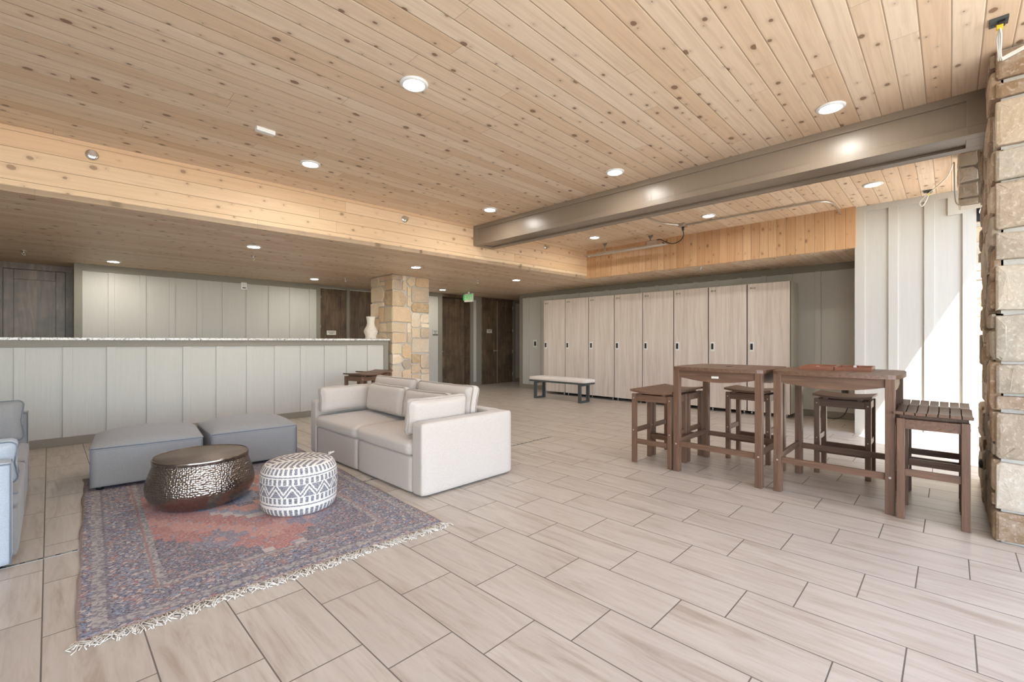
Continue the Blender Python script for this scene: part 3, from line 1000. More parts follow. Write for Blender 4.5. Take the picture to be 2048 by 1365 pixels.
# side-wall sprinklers on the pale soffit
for x_, z_, lb in ((0.28, 3.0, 'round chrome sprinkler on the pale soffit face at left'), (3.52, 3.0, 'chrome sprinkler on the pale soffit face left of the beam'), (6.45, 3.02, 'chrome sprinkler on the pale soffit face right of the beam')):
    s_ = dup(sp0, (x_, fy(x_), z_), 0, lb)
    s_.rotation_euler = (-PI / 2 , 0, 0)
    s_.scale = (1.3, 1.3, 1.0)
# small white box on the upper ceiling
bm = new(); bx(bm, -0.075, 0.075, -0.028, 0.028, -0.035, 0.0, 0, 0.004)
tag(obj('ceiling_sensor', bm, 'white', loc=(1.31, 4.27, ZH), rot=(0, 0, 0.05)), 'small white rectangular sensor on the upper ceiling', 'sensor')

# ------------------------------------------------------------------ exit sign
def text_mesh(txt, size, depth=0.002):
    cu = bpy.data.curves.new('t', 'FONT')
    cu.body = txt; cu.size = size; cu.extrude = depth; cu.align_x = 'CENTER'; cu.align_y = 'CENTER'
    ob = bpy.data.objects.new('t', cu)
    COL.objects.link(ob)
    bpy.context.view_layer.update()
    me = bpy.data.meshes.new_from_object(ob.evaluated_get(bpy.context.evaluated_depsgraph_get()))
    bpy.data.objects.remove(ob); bpy.data.curves.remove(cu)
    return me
ex = thing('exit_sign', 'green lettered exit sign hanging from the lower ceiling', 'sign', (7.62, 9.02, ZL))
bm = new(); bx(bm, 0.0, 0.05, -0.16, 0.16, -0.26, -0.045, 0, 0.004); obj('housing', bm, 'white', ex)
bm = new(); cyl(bm, (0.025, 0, -0.05), (0.025, 0, 0), 0.03, 14); obj('mount', bm, 'white', ex)
bm = new(); bx(bm, -0.003, 0.0, -0.15, 0.15, -0.25, -0.055); obj('face_panel', bm, 'offwhite', ex)
me = text_mesh('EXIT', 0.20, 0.001); me.materials.append(MAT['green'])
tx = bpy.data.objects.new('lettering', me); COL.objects.link(tx); tx.parent = ex
tx.location = (-0.005, 0, -0.152); tx.rotation_euler = (PI / 2, 0, -PI / 2)
tx['label'] = 'green EXIT letters'

# ------------------------------------------------------------------ wall devices and signs
def plate(name, label, cat, loc, w, h, face, mats, inner=None, rows=0):
    """face '-y' or '-x'"""
    e_ = thing(name, label, cat, loc, 0 if face == '-y' else -PI / 2)
    bm = new(); bx(bm, -w / 2, w / 2, -0.012, 0, -h / 2, h / 2, 0, 0.003); obj('plate', bm, mats, e_)
    if inner:
        bm = new(); bx(bm, -w * 0.22, w * 0.22, -0.020, -0.011, -h * 0.28, h * 0.28, 0, 0.002); obj('insert', bm, inner, e_)
    for k in range(rows):
        pass
    if rows:
        bm = new()
        for k in range(rows):
            ww = w * (0.36 if k % 2 == 0 else 0.22)
            zz_ = h * (0.18 - 0.30 * k)
            n_ = 7 if k % 2 == 0 else 4
            for q_ in range(n_):
                xx_ = -ww + 2 * ww * q_ / n_
                bx(bm, xx_, xx_ + 2 * ww / n_ * 0.7, -0.0135, -0.0115, zz_ - h * 0.07, zz_ + h * 0.07)
        obj('lettering', bm, 'bronze', e_)
    return e_
plate('door_sign', 'cream rectangular sign on the dark door behind the counter', 'sign', (4.57, BY + 0.006, 1.46), 0.22, 0.10, '-y', 'offwhite', rows=2)
plate('door_sign', 'small cream sign on the dark double door', 'sign', (9.10, FY + 0.006, 1.56), 0.20, 0.11, '-y', 'offwhite', rows=2)
s_ = plate('wall_sign', 'grey tactile room sign on the wall right of the pillar', 'sign', (7.14, FY, 1.50), 0.16, 0.16, '-y', 'panel', rows=2)
bm = new(); bx(bm, -0.08, 0.08, -0.014, -0.011, -0.078, -0.05); obj('dark_strip', bm, 'charcoal', s_)
st_ = thing('alarm_strobe', 'white fire alarm strobe high on the wall behind the counter', 'alarm', (2.76, BY, 2.385))
bm = new(); bx(bm, -0.055, 0.055, -0.03, 0, -0.075, 0.075, 0, 0.012); obj('housing', bm, 'white', st_)
bm = new(); bx(bm, -0.025, 0.025, -0.045, -0.029, -0.01, 0.045, 0, 0.004); obj('lens', bm, 'steel', st_)
bm = new(); bx(bm, -0.03, 0.03, -0.033, -0.029, -0.05, -0.025, 0, 0.001); obj('speaker_slots', bm, 'charcoal', st_)
plate('card_reader', 'dark card reader on a cream plate left of the lockers', 'card reader', (WALLX, 7.90, 1.20), 0.14, 0.20, '-x', 'offwhite', 'black')
ot = plate('wall_outlet', 'dark bronze socket plate on the wall beside the lockers', 'outlet', (WALLX, 1.235, 0.43), 0.09, 0.13, '-x', 'bronze', 'charcoal')
bm = new()
tube(bm, curve_pts([(8.955, 1.20, 0.40), (8.93, 1.17, 0.33), (8.93, 1.19, 0.20), (8.95, 1.24, 0.08), (8.93, 1.33, 0.012), (8.90, 1.50, 0.012), (8.93, 1.62, 0.012)]), 0.006)
cd = obj('power_cord', bm, 'black')
tag(cd, 'black power cord hanging from the wall outlet to the floor', 'cord')

# ------------------------------------------------------------------ lockers
LX, LZ0, LZ1, LW = 8.42, 0.065, 2.25, 0.652
LY0 = 1.875
def locker():
    e_ = bpy.data.objects.new('locker', None); COL.objects.link(e_)
    bm = new(); bx(bm, 0.022, 0.52, 0.003, LW - 0.003, LZ0, LZ1, 0, 0.002); obj('cabinet', bm, 'offwhite', e_, label='plain off-white cabinet sides')
    bm = new(); bx(bm, 0.012, 0.024, 0.0, LW, LZ0 + 0.002, LZ1 - 0.002); obj('door_backing', bm, 'black', e_)  # black sheet behind the door, showing in the gaps round it
    bm = new(); bx(bm, -0.008, 0.012, 0.007, LW - 0.007, LZ0, LZ1, 0, 0.002); dr = obj('door', bm, 'laminate', e_)
    yh = LW - 0.075
    bm = new(); bx(bm, -0.014, -0.008, yh - 0.035, yh + 0.035, 1.09, 1.25, 0, 0.002); l1_ = obj('lock_plate', bm, 'white', dr)
    bm = new(); bx(bm, -0.030, -0.014, yh - 0.018, yh + 0.018, 1.12, 1.225, 0, 0.004); obj('keypad_lock', bm, 'black', dr)
    bm = new()
    for s1 in (0, 1):
        yo = LW - 0.055 - s1 * 0.07
        bx(bm, -0.0095, -0.008, yo - 0.004, yo + 0.004, LZ1 - 0.09, LZ1 - 0.055)
        for s2 in (-1, 1):
            dy = 0.018 if s1 == 0 else -0.018
            prism(bm, [(yo, LZ1 - 0.0725), (yo - dy, LZ1 - 0.0725 + s2 * 0.019), (yo - dy - 0.004, LZ1 - 0.0725 + s2 * 0.013)], -0.0095, -0.008, 'x')
    bx(bm, -0.0095, -0.008, LW - 0.115, LW - 0.065, LZ1 - 0.076, LZ1 - 0.069)
    obj('number_mark', bm, 'charcoal', dr)
    for xx_, yy_ in ((0.05, 0.06), (0.05, LW - 0.06), (0.47, 0.06), (0.47, LW - 0.06)):
        bm = new(); cyl(bm, (xx_, yy_, 0.006), (xx_, yy_, LZ0), 0.014, 12); cyl(bm, (xx_, yy_, 0), (xx_, yy_, 0.01), 0.019, 12)
        obj('foot', bm, 'steel', e_)
    return e_
ords = ['nearest locker at the right end of the row, side panel showing', 'second locker from the right, behind the left bar table', 'third locker from the right, behind the bar table', 'fourth locker from the right, above the left stools', 'fifth locker from the right, just left of the bar stools', 'third locker from the left, right of the bench', 'second locker from the left, behind the bench', 'farthest locker at the left end, next to the card reader']
lk = locker()
for i in range(8):
    l_ = lk if i == 0 else dup(lk)
    l_.location = (LX, LY0 + i * (LW + 0.004) , 0)
    tag(l_, 'tall pale oak ' + ords[i], 'locker', 'lockers along the wall')

# ------------------------------------------------------------------ bench
bn = thing('bench', 'upholstered bench with cream cushion and charcoal metal legs by the lockers', 'bench', (7.70, 6.03, 0))
bm = new(); soft(bm, -0.19, 0.19, -0.76, 0.76, 0.405, 0.485, 0.03, 12, {'+z': 0.008}); obj('seat_cushion', bm, 'cream_fab', bn)
bm = new(); bx(bm, -0.18, 0.18, -0.75, 0.75, 0.375, 0.405, 0, 0.003); obj('seat_frame', bm, 'charcoal', bn)
for s_ in (-1, 1):
    bm = new()
    y_ = s_ * 0.60
    bx(bm, -0.17, 0.17, y_ - 0.03, y_ + 0.03, 0.0, 0.035, 0, 0.003)
    bx(bm, -0.17, -0.12, y_ - 0.03, y_ + 0.03, 0.035, 0.375, 0, 0.003)
    bx(bm, 0.12, 0.17, y_ - 0.03, y_ + 0.03, 0.035, 0.375, 0, 0.003)
    bx(bm, -0.12, 0.12, y_ - 0.03, y_ + 0.03, 0.34, 0.375, 0, 0.003)
    obj('leg', bm, 'charcoal', bn)

# ------------------------------------------------------------------ bar stools
def stool():
    e_ = bpy.data.objects.new('bar_stool', None); COL.objects.link(e_)
    # seat curves along local y; slats run along y
    L, Wd, Hs = 0.455, 0.41, 0.725
    a, b = 0.195, 0.165         # leg centres in y and x
    lw = 0.022
    for sx in (-1, 1):
        for sy in (-1, 1):
            bm = new(); bx(bm, sx * b - lw, sx * b + lw, sy * a - lw, sy * a + lw, 0, Hs - 0.006, 0, 0.003)
            lg = obj('leg', bm, 'wood_z', e_)
            bm = new()
            for zz_ in (Hs - 0.05, 0.34 if True else 0):
                cyl(bm, (sx * (b + lw), sy * a, zz_), (sx * (b + lw + 0.002), sy * a, zz_), 0.006, 8)
            obj('bolt', bm, 'bolt', lg)
    bm = new()
    for sx in (-1, 1):
        bx(bm, sx * b - 0.011, sx * b + 0.011, -a + lw, a - lw, Hs - 0.08, Hs - 0.012, 0, 0.002)
    for sy in (-1, 1):
        bx(bm, -b + lw, b - lw, sy * a - 0.011, sy * a + 0.011, Hs - 0.08, Hs - 0.012, 0, 0.002)
    obj('apron', bm, 'wood_y', e_)
    for sx in (-1, 1):
        bm = new(); bx(bm, sx * b - 0.011, sx * b + 0.011, -a + lw, a - lw, 0.20, 0.25, 0, 0.002); obj('stretcher', bm, 'wood_y', e_)
    for sy in (-1, 1):
        bm = new(); bx(bm, -b + lw, b - lw, sy * a - 0.011, sy * a + 0.011, 0.31, 0.36, 0, 0.002); obj('stretcher', bm, 'wood_x', e_)
    # saddle seat
    bm = new()
    n = 16
    def zc(y):
        return Hs + 0.002 + 0.020 * (y / (L / 2)) ** 2
    slats = 7
    fr = 0.0
    sw = Wd / slats
    for i in range(slats):
        xa, xb = -Wd / 2 + i * sw + 0.003, -Wd / 2 + (i + 1) * sw - 0.003
        vs = []
        for k in range(n + 1):
            y = -L / 2 + L * k / n
            z_ = zc(y)
            vs.append([bm.verts.new((xa, y, z_)), bm.verts.new((xb, y, z_)), bm.verts.new((xb, y, z_ + 0.02)), bm.verts.new((xa, y, z_ + 0.02))])
        for k in range(n):
            for m_ in range(4):
                bm.faces.new((vs[k][m_], vs[k][(m_ + 1) % 4], vs[k + 1][(m_ + 1) % 4], vs[k + 1][m_]))
        bm.faces.new(vs[0]); bm.faces.new(vs[-1])
    # cleats below the slats that follow the frame
    for sy in (-1, 1):
        bx(bm, -Wd / 2 + 0.03, Wd / 2 - 0.03, sy * 0.13 - 0.015, sy * 0.13 + 0.015, Hs - 0.010, zc(0.13) + 0.002)
    obj('seat', bm, 'wood_y', e_)
    return e_
grp = 'wooden saddle bar stools'
sp = stool()
sp.location = (4.46, 2.19, 0)
tag(sp, 'brown slatted bar stool at the left end of the bar tables, nearest the camera', 'stool', grp)
for (x_, y_, rz_, lb) in ((4.875, 2.19, 0, 'brown slatted bar stool tucked directly behind the leftmost stool'),
                          (5.31, 1.54, 0, 'brown slatted bar stool behind the left bar table, seen between its legs'),
                          (5.35, 0.735, 0, 'dark slatted bar stool behind the right bar table'),
                          (4.46, 0.095, PI / 2, 'brown slatted bar stool in front at right, beside the stone column'),
                          (4.93, 0.10, PI / 2, 'brown slatted bar stool behind the one at right by the column'),
                          (3.50, 6.72, 0.29 + PI / 2, 'brown bar stool before the counter, left of the pair by the pillar'),
                          (3.88, 7.06, 0.29 + PI / 2, 'brown bar stool before the counter, right of the pair by the pillar')):
    dup(sp, (x_, y_, 0), rz_, lb, grp)

# ------------------------------------------------------------------ bar tables
def bar_table():
    e_ = bpy.data.objects.new('bar_table', None); COL.objects.link(e_)
    a, lw, H_ = 0.365, 0.029, 1.02
    for sx in (-1, 1):
        for sy in (-1, 1):
            bm = new()
            for z0_, z1_, w_ in ((0, H_ - 0.03, lw),):
                bx(bm, sx * a - w_, sx * a + w_, sy * a - w_, sy * a + w_, z0_, z1_, 0, 0.003)
            lg = obj('leg', bm, 'wood_z', e_)
            bm = new(); cyl(bm, (sx * (a + lw), sy * a, 0.27), (sx * (a + lw + 0.002), sy * a, 0.27), 0.008, 10); obj('bolt', bm, 'bolt', lg)
    for ax in (0, 1):
        for s_ in (-1, 1):
            # bowed apron
            poly = [(-a + lw, H_ - 0.032), (-a + lw, H_ - 0.095)]
            for k in range(1, 12):
                u = -1 + 2 * k / 12
                poly.append((u * (a - lw), H_ - 0.095 - 0.04 * (1 - u * u)))
            poly += [(a - lw, H_ - 0.095), (a - lw, H_ - 0.032)]
            bm = new()
            prism(bm, poly, s_ * a - 0.012, s_ * a + 0.012, 'y' if ax == 0 else 'x')
            obj('apron', bm, 'wood_x' if ax == 0 else 'wood_y', e_)
            bm = new()
            if ax == 0:
                bx(bm, -a + lw, a - lw, s_ * a - 0.011, s_ * a + 0.011, 0.265, 0.315, 0, 0.002)
            else:
                bx(bm, s_ * a - 0.011, s_ * a + 0.011, -a + lw, a - lw, 0.245, 0.295, 0, 0.002)
            obj('stretcher', bm, 'wood_x' if ax == 0 else 'wood_y', e_)
    # top: bowed edges, breadboard ends, seams as grooves between planks
    bm = new()
    h, bow = 0.396, 0.036
    def edge(u):
        return h + bow * (1 - (u / h) ** 2)
    npl = 6
    inner = 0.32
    def strip(poly):
        prism(bm, poly, H_ - 0.032, H_, 'z')
    # long planks run along x between the end boards
    for i in range(npl):
        y0_, y1_ = -h + 2 * h * i / npl + 0.0015, -h + 2 * h * (i + 1) / npl - 0.0015
        if i == 0 or i == npl - 1:
            s_ = -1 if i == 0 else 1
            yi_ = y1_ if i == 0 else y0_
            pts = [(-inner, yi_), (inner, yi_)] + [(inner - 2 * inner * k / 10, s_ * edge(inner - 2 * inner * k / 10)) for k in range(11)]
            strip(pts)
        else:
            strip([(-inner, y0_), (inner, y0_), (inner, y1_), (-inner, y1_)])
    for s_ in (-1, 1):
        xi_ = s_ * (inner + 0.003)
        pts = [(xi_, -edge(inner)), (xi_, edge(inner))]
        pts += [(s_ * (h - 0.015 + 0.0), edge(h * 0.96))]
        pts += [(s_ * edge(u), u) for u in [h * (0.9 - 0.18 * k) for k in range(11)]]
        pts += [(s_ * (h - 0.015), -edge(h * 0.96))]
        strip(pts)
    obj('tabletop', bm, 'wood_x', e_)
    bm = new(); cyl(bm, (0, 0, H_), (0, 0, H_ + 0.004), 0.03, 20); obj('hole_cap', bm, 'charcoal', e_)
    return e_
bt = bar_table(); bt.location = (4.655, 1.556, 0)
tag(bt, 'square brown wooden bar table at left with a small metal name plate', 'table', 'wooden bar tables')
bt2 = dup(bt, (4.675, 0.686, 0), 0, 'square brown wooden bar table at right holding the open game case', 'wooden bar tables')
bm = new(); bx(bm, -0.396, -0.377, -0.03, 0.03, 0.925, 0.945, 0, 0.002); obj('name_plate', bm, 'offwhite', bt)

# game case on right table
gc = thing('backgammon_case', 'open red brown wooden game case on the right bar table', 'game case', (4.62, 0.71, 1.0205), 0.04)
cd_, ch_ = 0.42, 0.25
for s_ in (-1, 1):
    bm = new()
    y0_, y1_ = (0.003, ch_) if s_ > 0 else (-ch_, -0.003)
    bx(bm, 0, cd_, y0_, y1_, 0, 0.008)
    bx(bm, 0, 0.012, y0_, y1_, 0.008, 0.031, 0, 0.002); bx(bm, cd_ - 0.012, cd_, y0_, y1_, 0.008, 0.031, 0, 0.002)
    bx(bm, 0.012, cd_ - 0.012, y0_, y0_ + 0.012, 0.008, 0.031, 0, 0.002); bx(bm, 0.012, cd_ - 0.012, y1_ - 0.012, y1_, 0.008, 0.031, 0, 0.002)
    tr = obj('tray', bm, 'game_wood', gc)
    bm = new()
    for k in range(6):
        xm = y0_ + 0.02 + (ch_ - 0.04) * (k + 0.5) / 6
        for base, tip in ((0.013, 0.17), (cd_ - 0.013, cd_ - 0.17)):
            prism(bm, [(base, xm - 0.016), (base, xm + 0.016), (tip, xm)], 0.008, 0.0095, 'z')
    obj('points', bm, 'felt', tr)
def checker(mat, rng, loc, label, grp_):
    bm = new(); lathe(bm, [(0, 0), (0.014, 0), (0.0155, 0.002), (0.0155, 0.006), (0.014, 0.008), (0.008, 0.007), (0, 0.007)], 20)
    o_ = obj('game_checker', bm, mat, loc=loc); tag(o_, label, 'game piece', grp_); return o_
random.seed(3)
ck1 = ck2 = None
spots = []
for k in range(12):
    for tr_ in range(50):
        X_ = 4.62 + random.uniform(0.05, 0.36); Y_ = 0.71 + random.choice((-1, 1)) * random.uniform(0.045, 0.22)
        if all((X_ - a) ** 2 + (Y_ - b) ** 2 > 0.035 ** 2 for a, b in spots):
            break
    spots.append((X_, Y_))
    loc = (X_, Y_, 1.0205 + 0.0098)
    half = 'left' if Y_ > 0.71 else 'right'
    if k % 2 == 0:
        if ck1 is None: ck1 = checker('game_red', None, loc, 'round red game piece lying in the %s half of the open case' % half, 'red game pieces')
        else:
            c_ = ck1.copy(); COL.objects.link(c_); c_.location = loc; c_['label'] = 'round red game piece lying in the %s half of the open case' % half
    else:
        if ck2 is None: ck2 = checker('cream_fab', None, loc, 'round cream game piece lying in the %s half of the open case' % half, 'cream game pieces')
        else:
            c_ = ck2.copy(); COL.objects.link(c_); c_.location = loc; c_['label'] = 'round cream game piece lying in the %s half of the open case' % half
for k, (mt, lb) in enumerate((('white', 'white die standing in the open game case'), ('game_red', 'red die standing in the open game case'))):
    bm = new(); bx(bm, -0.011, 0.011, -0.011, 0.011, 0, 0.022, 0, 0.003)
    loc = (4.62 + 0.405 - 0.012 - 0.012 + 0.0, 0.71 - 0.10 - 0.032 * k, 1.0205 + 0.009)
    tag(obj('game_die', bm, mt, loc=(loc[0] - 0.03, loc[1], loc[2]), rot=(0, 0, 0.3)), lb, 'die')

# ------------------------------------------------------------------ beige sectional sofa
def pipe_rect(bm, pts, r=0.0045, seg=6):
    tube(bm, list(pts) + [pts[0]], r, seg)
def sofa_section(name, label, y0, y1, arm_at):
    e_ = thing(name, label, 'sofa', ((2.08 + 3.11) / 2, (y0 + y1) / 2, 0), 0, 'beige sofa sections')
    ox, oy = (2.08 + 3.11) / 2, (y0 + y1) / 2
    xa, xb, ya, yb = 2.08 - ox, 3.11 - ox, y0 - oy, y1 - oy
    T = 0.155
    bm = new()
    if arm_at < 0:
        ia, ib = ya + T, yb
        soft(bm, xa, xb, ya, ya + T, 0.012, 0.605, 0.028, 14)
    else:
        ia, ib = ya, yb - T
        soft(bm, xa, xb, yb - T, yb, 0.012, 0.605, 0.028, 14)
    obj('arm', bm, 'beige', e_)
    bm = new(); soft(bm, xa + 0.004, xb - T + 0.03, ia, ib, 0.012, 0.315, 0.02, 12); obj('base', bm, 'beige', e_)
    bm = new(); soft(bm, xb - T, xb, ia, ib, 0.012, 0.605, 0.028, 14); obj('back', bm, 'beige', e_)
    bm = new(); soft(bm, xa - 0.012, xb - T - 0.005, ia + 0.004, ib - 0.004, 0.310, 0.440, 0.045, 16, {'+z': 0.022, '-x': 0.012}); sc_ = obj('seat_cushion', bm, 'beige', e_)
    for sx in (xa + 0.08, xb - 0.08):
        for sy in (ya + 0.1, yb - 0.1):
            bm = new(); cyl(bm, (sx, sy, 0), (sx, sy, 0.02), 0.025, 12); obj('foot', bm, 'black', e_)
    return e_
sofa_section('sofa_section', 'oatmeal sofa section nearest the camera, its broad arm facing us', 3.03, 4.128, -1)
sofa_section('sofa_section', 'oatmeal sofa section farther back, its arm beside the ottomans', 4.135, 5.24, 1)
def cushion(label, c, rot, size, mat='beige', grp_='loose beige cushions on the sofa', name='cushion', puff=0.6, seam='beige_seam'):
    """size = (thickness, width, height) local x,y,z; base at c (centre bottom)"""
    tx_, wy, hz = size
    bm = new(); soft(bm, -tx_ / 2, tx_ / 2, -wy / 2, wy / 2, 0, hz, 0.05, 18, None, puff)
    sd_ = Vector((c[0] * 7.1, c[1] * 5.3, 1.7))
    for v in bm.verts:
        q_ = Vector((v.co.x * 2, v.co.y * 5.0, v.co.z * 9.0)) + sd_
        v.co.x += 0.007 * mnoise.noise(q_) * (1 if v.co.x > 0 else -1)
        v.co.z += 0.006 * mnoise.noise(Vector((v.co.y * 7, 0, 0)) + sd_) * (v.co.z / hz)
    bm2 = new()
    o_ = thing(name, label, 'cushion', c, 0, grp_)
    o_.rotation_euler = rot
    obj('cover', bm, mat, o_)
    # piping seams along both rims
    for sx in (-1, 1):
        pts = []
        n = 10
        k = (1 - puff) * tx_ / 2 * 0.93
        yy_, zz_ = wy / 2 - 0.008, hz / 2 - 0.008
        rr_ = 0.04
        for (cy_, cz_, a0) in ((yy_ - rr_, zz_ - rr_, 0), (-yy_ + rr_, zz_ - rr_, 90), (-yy_ + rr_, -zz_ + rr_, 180), (yy_ - rr_, -zz_ + rr_, 270)):
            for q_ in range(5):
                a_ = math.radians(a0 + q_ * 22.5)
                pts.append((sx * k, cy_ + rr_ * math.cos(a_), cz_ + rr_ * math.sin(a_) + hz / 2))
            # concave mid point
            nx_ = {0: (0, zz_ * 0.965), 90: (-yy_ * 0.965, 0), 180: (0, -zz_ * 0.965), 270: (yy_ * 0.965, 0)}[a0]
            pts.append((sx * k, nx_[0], nx_[1] + hz / 2))
        tube(bm2, pts + [pts[0]], 0.004, 6)
    obj('piping', bm2, seam, o_, label='darker seam cord')
    return o_
S_ = 0.474
cushion('tall oatmeal back cushion at the far end of the sofa back, behind the small cushions', (2.79, 4.62, S_), (0, math.radians(8), 0), (0.19, 0.90, 0.385))
cushion('tall oatmeal back cushion at the near end of the sofa back, highest on the right', (2.79, 3.69, S_), (0, math.radians(8), 0), (0.19, 0.92, 0.375))
cushion('oatmeal cushion leaning in the middle of the sofa between the corner cushions', (2.59, 4.46, S_), (0, math.radians(9), math.radians(-2)), (0.19, 0.80, 0.315))
cushion('oatmeal cushion on the right of the sofa, half hidden by the arm cushion', (2.59, 3.72, S_), (0, math.radians(9), math.radians(3)), (0.18, 0.66, 0.305))
cushion('pale cushion against the far arm of the sofa', (2.385, 4.975, S_), (math.radians(-6), 0, math.radians(0) ), (0.15, 0.62, 0.29)).rotation_euler = (0, math.radians(6), math.radians(90))
cushion('pale cushion against the near arm of the sofa, closest to the camera', (2.40, 3.285, S_), (0, 0, 0), (0.15, 0.64, 0.31)).rotation_euler = (0, math.radians(6), math.radians(-90))

# ------------------------------------------------------------------ ottomans
def ottoman():
    e_ = bpy.data.objects.new('ottoman', None); COL.objects.link(e_)
    s2 = 0.39
    bm = new(); soft(bm, -s2, s2, -s2, s2, 0.022, 0.355, 0.02, 14); obj('body', bm, 'grey_fab', e_)
    bm = new(); soft(bm, -s2 - 0.003, s2 + 0.003, -s2 - 0.003, s2 + 0.003, 0.325, 0.370, 0.015, 18, {'+z': 0.085}); obj('cushion_top', bm, 'grey_fab', e_)
    bm = new()
    k = s2 + 0.003
    pipe_rect(bm, [(-k + .015, -k, .352), (k - .015, -k, .352), (k, -k + .015, .352), (k, k - .015, .352), (k - .015, k, .352), (-k + .015, k, .352), (-k, k - .015, .352), (-k, -k + .015, .352)], 0.005)
    for sx in (-1, 1):
        for sy in (-1, 1):
            tube(bm, [(sx * (s2 - .004), sy * (s2 - .004), 0.03), (sx * (s2 - .004), sy * (s2 - .004), 0.35)], 0.005, 6)
    obj('piping', bm, 'grey_pipe', e_, label='blue grey piping')
    for sx in (-1, 1):
        for sy in (-1, 1):
            bm = new(); cyl(bm, (sx * 0.33, sy * 0.33, 0.0), (sx * 0.33, sy * 0.33, 0.03), 0.025, 12); obj('foot', bm, 'black', e_)
    return e_
def place_corner(o_, fx, fy_, rz):      # front left corner given
    c_, s_ = math.cos(rz), math.sin(rz)
    o_.location = (fx + 0.39 * c_ - 0.39 * s_, fy_ + 0.39 * s_ + 0.39 * c_, o_.location.z)
    o_.rotation_euler = (0, 0, rz)
om = ottoman(); om.location.z = 0.012; place_corner(om, 0.235, 5.13, math.radians(-6))
tag(om, 'square grey ottoman on the left, behind the hammered metal table', 'ottoman', 'grey ottomans')
om2 = dup(om, None, None, 'square grey ottoman on the right, nearer the beige sofa', 'grey ottomans')
om2.location.z = 0.012; place_corner(om2, 1.085, 5.09, math.radians(-3))

# ------------------------------------------------------------------ drum coffee table
ct = thing('coffee_table', 'round hammered bronze metal drum table on the rug', 'table', (0.845, 4.24, 0.0125))
bm = new()
prof = [(0.0, 0.0), (0.255, 0.0), (0.285, 0.012), (0.325, 0.05), (0.352, 0.10), (0.360, 0.145), (0.355, 0.19), (0.338, 0.25), (0.318, 0.31), (0.310, 0.338), (0.31, 0.34)]
sm = []
P_ = [Vector((a, 0, b)) for a, b in prof[1:]]
sm = [(0.0, 0.0)] + [(v_.x, v_.z) for v_ in curve_pts(P_, 5)]
lathe(bm, sm, 96)
obj('body', bm, 'hammered', ct)
bm = new()
lathe(bm, [(0.308, 0.336), (0.318, 0.338), (0.319, 0.366), (0.316, 0.370), (0.311, 0.370), (0.311, 0.339)], 96)
obj('rim', bm, 'hammered', ct)
bm = new(); lathe(bm, [(0.0, 0.366), (0.311, 0.366), (0.311, 0.350), (0.0, 0.350)], 96); obj('tabletop', bm, 'tabletop', ct, label='dull brown metal top')

# ------------------------------------------------------------------ pouf
pf = thing('pouf', 'round woven pouf with grey and cream geometric pattern on the rug', 'pouf', (1.335, 3.565, 0.0125), 0.4)
bm = new()
pp = [(0.215, 0.0), (0.245, 0.015), (0.262, 0.06), (0.268, 0.13), (0.270, 0.20), (0.266, 0.27), (0.255, 0.315), (0.232, 0.345), (0.19, 0.362), (0.12, 0.374), (0.05, 0.372), (0.0, 0.366)]
lathe(bm, [(0.0, 0.0)] + [(v_.x, v_.z) for v_ in curve_pts([Vector((a, 0, b)) for a, b in pp], 4)][:-1] + [(0.0, 0.366)], 72)
bmesh.ops.translate(bm, verts=bm.verts[:], vec=(0, 0, 0))
obj('cover', bm, 'pouf', pf)
bm = new()
for k in range(7):
    a_ = 2 * PI * k / 7
    tube(bm, [(0.195, -0.10, 0.350), (0.205 + 0.012 * math.cos(a_), -0.105 + 0.012 * math.sin(a_), 0.368), (0.215 + 0.022 * math.cos(a_), -0.11 + 0.022 * math.sin(a_), 0.372)], 0.0025, 5)
obj('tassel', bm, 'fringe', pf)

# ------------------------------------------------------------------ rug
rg = thing('area_rug', 'faded red and navy oriental rug with ivory fringe', 'rug', (0.075, 2.62, 0.0), math.radians(-2.7))
bm = new()
nx_, ny_ = 60, 100
grid = []
rs = random.Random(4)
ph = [rs.uniform(0, 6) for _ in range(6)]
for j in range(ny_ + 1):
    rowv = []
    for i in range(nx_ + 1):
        u, v = i / nx_, j / ny_
        x_ = u * RW + (0.005 * math.sin(v * 21 + ph[0]) + 0.003 * math.sin(v * 47 + ph[1])) * (1 - u) ** 6 + 0.006 * math.sin(v * 25) * u ** 6
        y_ = v * RL + 0.006 * math.sin(u * 17 + ph[2]) * (1 - v) ** 6
        z_ = 0.010 + 0.0012 * math.sin(x_ * 9 + ph[3]) * math.sin(y_ * 6 + ph[4])
        rowv.append(bm.verts.new((x_, y_, z_)))
    grid.append(rowv)
for j in range(ny_):
    for i in range(nx_):
        f = bm.faces.new((grid[j][i], grid[j][i + 1], grid[j + 1][i + 1], grid[j + 1][i])); f.smooth = True
ring = [grid[0][i] for i in range(nx_ + 1)] + [grid[j][nx_] for j in range(1, ny_ + 1)] + [grid[ny_][i] for i in range(nx_ - 1, -1, -1)] + [grid[j][0] for j in range(ny_ - 1, 0, -1)]
low = [bm.verts.new((v.co.x, v.co.y, 0.0015)) for v in ring]
for k in range(len(ring)):
    k2 = (k + 1) % len(ring)
    bm.faces.new((ring[k2], ring[k], low[k], low[k2]))
obj('woven_field', bm, 'rug', rg)
bm = new()
rs = random.Random(9)
